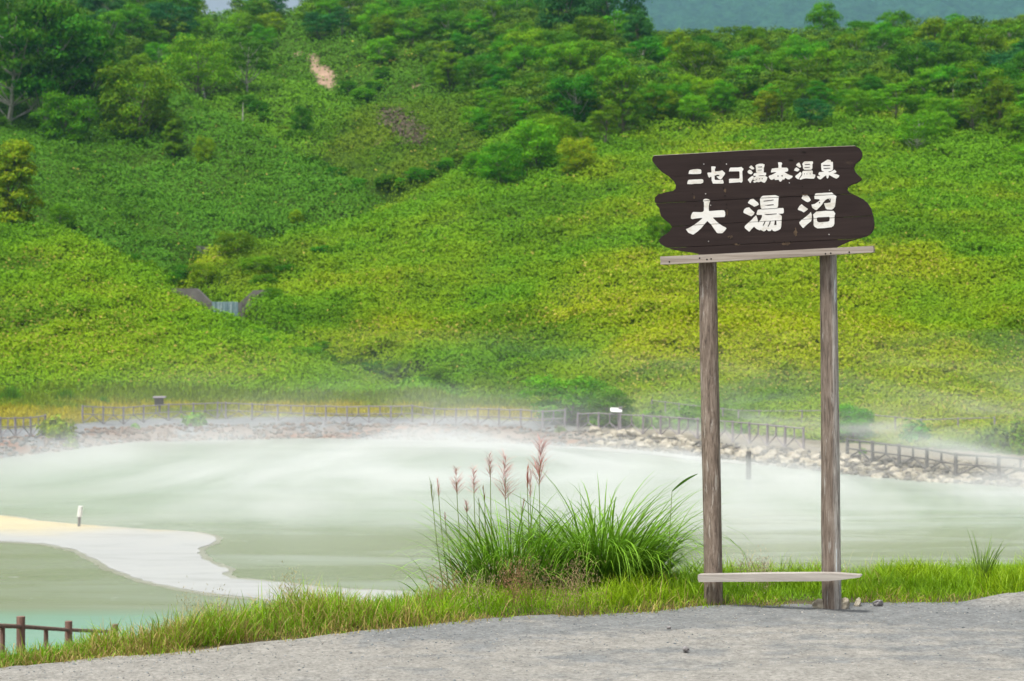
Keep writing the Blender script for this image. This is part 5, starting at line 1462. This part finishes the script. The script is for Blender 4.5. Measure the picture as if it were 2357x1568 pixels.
# left clump with plumes
MAT_stem = noise_mat('reed_stem', [(0.3, (0.10, 0.17, 0.03)), (0.7, (0.22, 0.26, 0.06))], nscale=8)
MAT_plume = leaf_mat('plume', transl=.35)
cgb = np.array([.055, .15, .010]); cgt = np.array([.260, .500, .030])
cA = at_ground(1180, 10.75)
pg = empty('pampas_clump', (0, 0, 0), 'tall flowering silver grass clump with pink feathery plumes left of the sign', 'ornamental grass')
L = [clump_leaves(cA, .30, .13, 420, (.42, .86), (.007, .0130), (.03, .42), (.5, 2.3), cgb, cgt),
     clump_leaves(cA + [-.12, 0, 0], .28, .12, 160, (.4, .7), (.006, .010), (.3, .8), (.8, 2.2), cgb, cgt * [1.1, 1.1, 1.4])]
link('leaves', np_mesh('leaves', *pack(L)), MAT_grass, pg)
pale = np.array([.55, .27, .26]); pink = np.array([.66, .34, .33]); red = np.array([.46, .14, .10]); grn = np.array([.20, .24, .05])
PLM = [ # px top, py top, px bottom, py bottom, spread, colour, density
 (990, 1106, 997, 1165, .10, grn, 18), (1007, 1100, 1010, 1145, .12, pink, 18), (1050, 1076, 1052, 1142, .34, (pink + red) / 2, 44), (1090, 1074, 1091, 1140, .46, pink, 52), (1125, 1043, 1129, 1100, .36, pale, 34),
 (1163, 1048, 1163, 1152, .42, pink * .6 + red * .4, 80), (1071, 1146, 1075, 1182, .22, pale, 20), (1215, 1076, 1214, 1130, .07, red, 26), (1222, 1082, 1220, 1150, .16, pink, 26), (1246, 1010, 1241, 1122, .34, (pink + red) / 2, 80),
 (1024, 1178, 1025, 1200, .2, pale, 14), (1111, 1122, 1116, 1160, .06, (red + grn) / 2, 14), (1102, 1150, 1103, 1185, .06, grn, 12), (1208, 1150, 1200, 1190, .05, (red + grn) / 2, 12)]
for i, (x0, y0, x1, y1, sp, col, dn) in enumerate(PLM):
    Yp = 10.75 + random.uniform(-.1, .12)
    top = np.array(P(x0, y0, Yp)); bot = np.array(P(x1, y1, Yp))
    bx = x1 + (1190 - x1) * .22 + (x1 - 1130) * 0.06; gr = np.array(P(bx, 1350, Yp)); gr[2] = float(theight(gr[0], gr[1]))
    mid_ = (gr + bot) / 2 + [0.02 * (1 if x1 > 1130 else -1), 0, 0]
    t = np.linspace(0, 1, 10)[:, None]
    pts = (1 - t) ** 2 * gr + 2 * t * (1 - t) * mid_ + t ** 2 * bot
    sv, sq = tube_np(np.concatenate([pts, [bot * .5 + top * .5]]), np.linspace(.0042, .002, 11), 6)
    so = link('stem', np_mesh('stem', sv, sq), MAT_stem, pg)
    n_ = int(dn * 1.7); tt = rng.uniform(0, .93, n_) ** 1.15; ln_ = np.linalg.norm(top - bot)
    B = bot + (top - bot) * tt[:, None]
    cs = (col * rng.uniform(.6, 1.4, (n_, 1)))
    v, f, c = blades(B, rng.uniform(0, 2 * PI, n_), rng.uniform(.5, 1.3, n_) * sp * 2.2, ln_ * (.58 - .30 * tt) * rng.uniform(.6, 1.1, n_), rng.uniform(.0020, .0038, n_), rng.uniform(-.1, .9, n_) * sp * 1.6, cs * .8, cs * 1.3, seg=5)
    # little spikelets along the filaments
    link('plume', np_mesh('plume', v, f, c), MAT_plume, so)
# right clump
cB = at_ground(1385, 10.95)
pr = empty('silver_grass_clump', (0, 0, 0), 'dense arching green grass clump without plumes beside the left sign post', 'ornamental grass')
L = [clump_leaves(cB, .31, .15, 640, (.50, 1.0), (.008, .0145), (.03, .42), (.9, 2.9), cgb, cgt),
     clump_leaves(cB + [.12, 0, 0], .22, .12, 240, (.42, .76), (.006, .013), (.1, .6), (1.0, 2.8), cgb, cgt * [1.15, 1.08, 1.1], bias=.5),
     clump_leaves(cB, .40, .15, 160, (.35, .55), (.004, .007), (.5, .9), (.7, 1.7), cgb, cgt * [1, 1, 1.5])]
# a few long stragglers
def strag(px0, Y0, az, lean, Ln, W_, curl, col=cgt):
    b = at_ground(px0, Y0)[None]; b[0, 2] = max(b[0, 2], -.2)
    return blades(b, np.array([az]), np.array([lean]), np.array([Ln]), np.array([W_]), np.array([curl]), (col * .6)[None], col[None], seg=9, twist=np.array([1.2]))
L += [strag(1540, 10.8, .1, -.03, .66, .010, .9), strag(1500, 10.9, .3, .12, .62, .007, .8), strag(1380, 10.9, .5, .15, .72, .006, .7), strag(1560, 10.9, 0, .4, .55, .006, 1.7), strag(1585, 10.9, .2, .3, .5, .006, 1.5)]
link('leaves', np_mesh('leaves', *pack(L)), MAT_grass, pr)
# one stalk leans out at the right and carries a single broad blade
g0 = at_ground(1535, 10.85); g1 = np.array(P(1541, 1230, 10.85)); g2 = np.array(P(1547, 1131, 10.85)); g3 = np.array(P(1606, 1091, 10.78))
sv, sq = tube_np(np.stack([g0, (g0 + g1) / 2, g1, g2]), [.003, .0028, .0024, .0018], 6)
ps = link('stalk', np_mesh('stalk', sv, sq), MAT_stem, pr)
tt_ = np.linspace(0, 1, 9); ax = g3 - g2; nr = np.array([-ax[2], 0, ax[0]]); nr /= np.linalg.norm(nr)
vv = []
for t in tt_:
    c_ = g2 + ax * t + np.array([0, 0, .012 * math.sin(PI * t)]); w_ = .0075 * math.sin(PI * min(1, t * .9 + .08)) ** .7 + .0004
    vv += [c_ - nr * w_ + [0, .004, 0], c_ + nr * w_]
link('blade', np_mesh('blade', np.array(vv), np.array([[2 * i, 2 * i + 1, 2 * i + 3, 2 * i + 2] for i in range(8)]), np.tile([.10, .25, .015], (18, 1))), MAT_grass, ps)
tag(link('reed_blade', np_mesh('reed_blade', *pack([strag(975, 10.5, PI, .5, .34, .011, 1.5), strag(985, 10.6, PI, .35, .44, .006, 1.2), strag(1000, 10.6, PI - .3, .2, .55, .006, 1.5)])), MAT_grass),
    'few arching blades standing apart at the left foot of the plumed clump', 'grass blades')
# upright young shoots
for px_, Y_, h_, lb in ((1660, 10.7, .26, 'single bent green shoot just right of the left sign post'), (2045, 10.9, .22, 'single thin shoot in the grass right of the right sign post'), (404, 9.6, .27, 'single upright blade rising above the grass at the lower left')):
    tag(link('grass_shoot', np_mesh('grass_shoot', *pack([strag(px_, Y_, .1, .05, h_, .008, .9), strag(px_, Y_, .2, .1, h_ * .7, .006, 1.0)])), MAT_grass), lb, 'grass shoot')
# spiky rosette at the right
cC = at_ground(2258, 11.0)
n_ = 26
a_ = rng.uniform(0, 2 * PI, n_)
v, f, c = blades(np.repeat(cC[None], n_, 0) + rng.normal(0, .015, (n_, 3)) * [1, 1, 0], a_, rng.uniform(.05, .55, n_), rng.uniform(.22, .42, n_), rng.uniform(.007, .011, n_), rng.uniform(.1, .7, n_), np.tile([.10, .17, .02], (n_, 1)), np.tile([.17, .30, .03], (n_, 1)), seg=6)
tag(link('spiky_plant', np_mesh('spiky_plant', v, f, c), MAT_grass), 'spiky light green rosette plant rising from the grass at the right', 'plant')
# airy reddish seed heads
def seedhead(px, Y, h, nh, seed, label, col=(0.36, 0.22, 0.12)):
    b = at_ground(px, Y); r_ = np.random.default_rng(seed); parts = []
    col = np.array(col)
    for s in range(nh):
        rt = b + [r_.normal(0, .06), r_.normal(0, .03), 0]; az = r_.uniform(0, 2 * PI); hh = h * r_.uniform(.6, 1.05)
        parts.append(blades(rt[None], np.array([az]), np.array([.08]), np.array([hh]), np.array([.0022]), np.array([.25]), col[None] * .8, col[None], seg=4))
        hd = rt + np.array([math.cos(az) * .15 * hh, math.sin(az) * .15 * hh, hh * .72]); m = 120
        B = hd + r_.normal(0, 1, (m, 3)) * [.030, .022, .055 * h / .25]
        parts.append(blades(B, r_.uniform(0, 6.28, m), r_.uniform(.2, 1.2, m), r_.uniform(.008, .018, m), np.full(m, .0036), np.zeros(m), np.tile(col, (m, 1)) * r_.uniform(.6, 1.4, (m, 1)), np.tile(col, (m, 1)), seg=4))
    tag(link('seed_grass', np_mesh('seed_grass', *pack(parts)), MAT_plume), label, 'weed grass', 'airy seed head grasses')
seedhead(1030, 9.95, .26, 5, 1, 'reddish seed head grass below the left plumes')
seedhead(1175, 9.95, .30, 12, 2, 'wide reddish brown seed head grass below the tallest plume')
seedhead(1245, 9.9, .30, 9, 3, 'brownish seed head grass in the gap between the two big clumps', (.34, .24, .13))
seedhead(1318, 9.85, .34, 8, 4, 'tallest pale brown seed head grass in front of the right clump', (.42, .32, .17))
seedhead(1100, 9.95, .26, 6, 5, 'low buff seed head grass under the plumed clump', (.42, .33, .2))
seedhead(1745, 10.6, .25, 7, 6, 'faint pinkish seed head grass above the lower plank between the posts', (.5, .38, .28))
seedhead(660, 9.5, .28, 4, 7, 'thin pale seed heads above the grass over the white sandbar', (.45, .38, .2))
seedhead(480, 9.3, .25, 4, 8, 'thin pale seed heads above the grass near the turquoise water', (.45, .38, .2))
# taller tufts breaking the top of the strip
L = []
for px_, Y_, n_, lo, hi in ((480, 9.5, 60, .10, .2), (560, 9.6, 60, .10, .2), (700, 9.7, 110, .1, .17), (760, 9.8, 120, .1, .17), (820, 9.9, 70, .10, .24), (1690, 10.8, 90, .10, .20), (1800, 10.9, 70, .08, .16), (2000, 10.9, 90, .08, .18), (2100, 10.9, 120, .08, .18),
                           (2330, 11, 120, .10, .2), (80, 9.2, 90, .08, .17), (1590, 10.6, 60, .10, .2), (2200, 10.9, 80, .1, .17), (930, 9.8, 50, .08, .18)):
    L.append(clump_leaves(at_ground(px_, Y_), .16, .1, n_, (lo, hi), (.003, .006), (.05, .5), (.2, 1.3), G_['deep'], G_['green'] * .6 + G_['lime'] * .5))
tag(link('grass_tufts', np_mesh('grass_tufts', *pack(L)), MAT_grass), 'taller tufts standing out of the grass strip', kind='stuff')

# ------------------------------------------------------------ steam on the pond, haze in the air
def box(name, x0, x1, y0, y1, z0, z1, mat, label):
    v = [(x, y, z) for z in (z0, z1) for y in (y0, y1) for x in (x0, x1)]
    me = bpy.data.meshes.new(name)
    me.from_pydata(v, [], [(0, 2, 3, 1), (4, 5, 7, 6), (0, 1, 5, 4), (2, 6, 7, 3), (0, 4, 6, 2), (1, 3, 7, 5)]); me.update()
    return tag(link(name, me, mat), label, kind='stuff')
def steam_mat():
    m, N, L = new_mat('steam')
    out = N.new('ShaderNodeOutputMaterial')
    vs = N.new('ShaderNodeVolumeScatter'); vs.inputs['Color'].default_value = (.97, .98, 1, 1); vs.inputs['Anisotropy'].default_value = 0.0
    tc = N.new('ShaderNodeTexCoord'); sep = N.new('ShaderNodeSeparateXYZ'); L.new(tc.outputs['Object'], sep.inputs[0])
    mp = N.new('ShaderNodeMapping'); mp.inputs['Scale'].default_value = (.06, .055, .30); L.new(tc.outputs['Object'], mp.inputs[0])
    n = N.new('ShaderNodeTexNoise'); n.inputs['Scale'].default_value = 1; n.inputs['Detail'].default_value = 5; n.inputs['Distortion'].default_value = 2.0
    L.new(mp.outputs[0], n.inputs['Vector'])
    r = ramp(N, [(0.47, 0.0), (0.64, 1.0)]); L.new(n.outputs['Fac'], r.inputs[0])
    def math_(op, a, b=None, c=None):
        q = N.new('ShaderNodeMath'); q.operation = op
        for i_, s in enumerate((a, b, c)):
            if s is None: continue
            if isinstance(s, (int, float)): q.inputs[i_].default_value = s
            else: L.new(s, q.inputs[i_])
        return q.outputs[0]
    h = math_('SUBTRACT', sep.outputs['Z'], ZW)
    low = math_('POWER', 2.718, math_('MULTIPLY', h, -1.1))            # hugs the water
    hiX = N.new('ShaderNodeMapRange'); hiX.inputs[1].default_value = 5; hiX.inputs[2].default_value = 22; L.new(sep.outputs['X'], hiX.inputs[0])
    high = math_('MULTIPLY', math_('POWER', 2.718, math_('MULTIPLY', h, -.62)), hiX.outputs[0])
    gx_ = math_('MULTIPLY', math_('POWER', 2.718, math_('MULTIPLY', math_('POWER', math_('MULTIPLY', math_('ADD', sep.outputs['X'], 4.0), .12), 2), -1.0)), .55)
    high = math_('ADD', high, math_('MULTIPLY', math_('POWER', 2.718, math_('MULTIPLY', h, -.62)), gx_))
    yf = N.new('ShaderNodeMapRange'); yf.inputs[1].default_value = 43; yf.inputs[2].default_value = 60; L.new(sep.outputs['Y'], yf.inputs[0])
    xb = N.new('ShaderNodeMapRange'); xb.inputs[1].default_value = -28; xb.inputs[2].default_value = -4; xb.inputs[3].default_value = .10; xb.inputs[4].default_value = 1; L.new(sep.outputs['X'], xb.inputs[0])
    yb2 = N.new('ShaderNodeMapRange'); yb2.inputs[1].default_value = 94; yb2.inputs[2].default_value = 110; yb2.inputs[3].default_value = 1; yb2.inputs[4].default_value = .15; L.new(sep.outputs['Y'], yb2.inputs[0])
    low = math_('MULTIPLY', low, yb2.outputs[0])
    d = math_('ADD', math_('MULTIPLY', low, .24), math_('MULTIPLY', high, .085))
    d = math_('MULTIPLY', d, math_('ADD', r.outputs[0], .045))
    d = math_('MULTIPLY', d, yf.outputs[0]); d = math_('MULTIPLY', d, xb.outputs[0])
    L.new(d, vs.inputs['Density']); L.new(vs.outputs[0], out.inputs['Volume'])
    return m
SM = steam_mat()
box('steam', -34, 40, 43, 112, ZW + .045, ZW + 6.5, SM, 'thin white steam drifting low over the hot pond, thicker and higher on the right')
def haze_mat():
    m, N, L = new_mat('haze')
    out = N.new('ShaderNodeOutputMaterial'); p = N.new('ShaderNodeVolumePrincipled')
    p.inputs['Color'].default_value = (.42, .72, 1, 1); p.inputs['Density'].default_value = 0.00011; p.inputs['Anisotropy'].default_value = 0.2
    L.new(p.outputs[0], out.inputs['Volume'])
    return m
zmax = max(float(hgt.max()), float(ZZ.max()) + 14) + 6
box('haze', -1500, 3400, -40, 4800, -30, zmax, haze_mat(), 'thin bluish summer haze in the air')


# where several look alike, say which one by its place
def ordinal(n):
    w = ['leftmost', 'second from left', 'third from left', 'fourth from left', 'fifth from left', 'sixth from left', 'seventh from left', 'eighth from left', 'ninth from left', 'tenth from left']
    return w[n] if n < 10 else '%d%s from left' % (n + 1, {1: 'st', 2: 'nd', 3: 'rd'}.get((n + 1) % 10 if not 10 < (n + 1) % 100 < 14 else 0, 'th'))
same = {}
for o in COL.objects:
    if o.parent is None and 'label' in o.keys() and 'category' in o.keys():
        same.setdefault(o['label'], []).append(o)
for lb_, os_ in same.items():
    if len(os_) > 1:
        os_.sort(key=lambda o: o.location.x / max(o.location.y, 1))
        for i_n, o in enumerate(os_):
            lab = '%s, %s' % (lb_, ordinal(i_n))
            if len(lab.split()) > 16: lab = lab.replace(' from left', '')
            o['label'] = lab
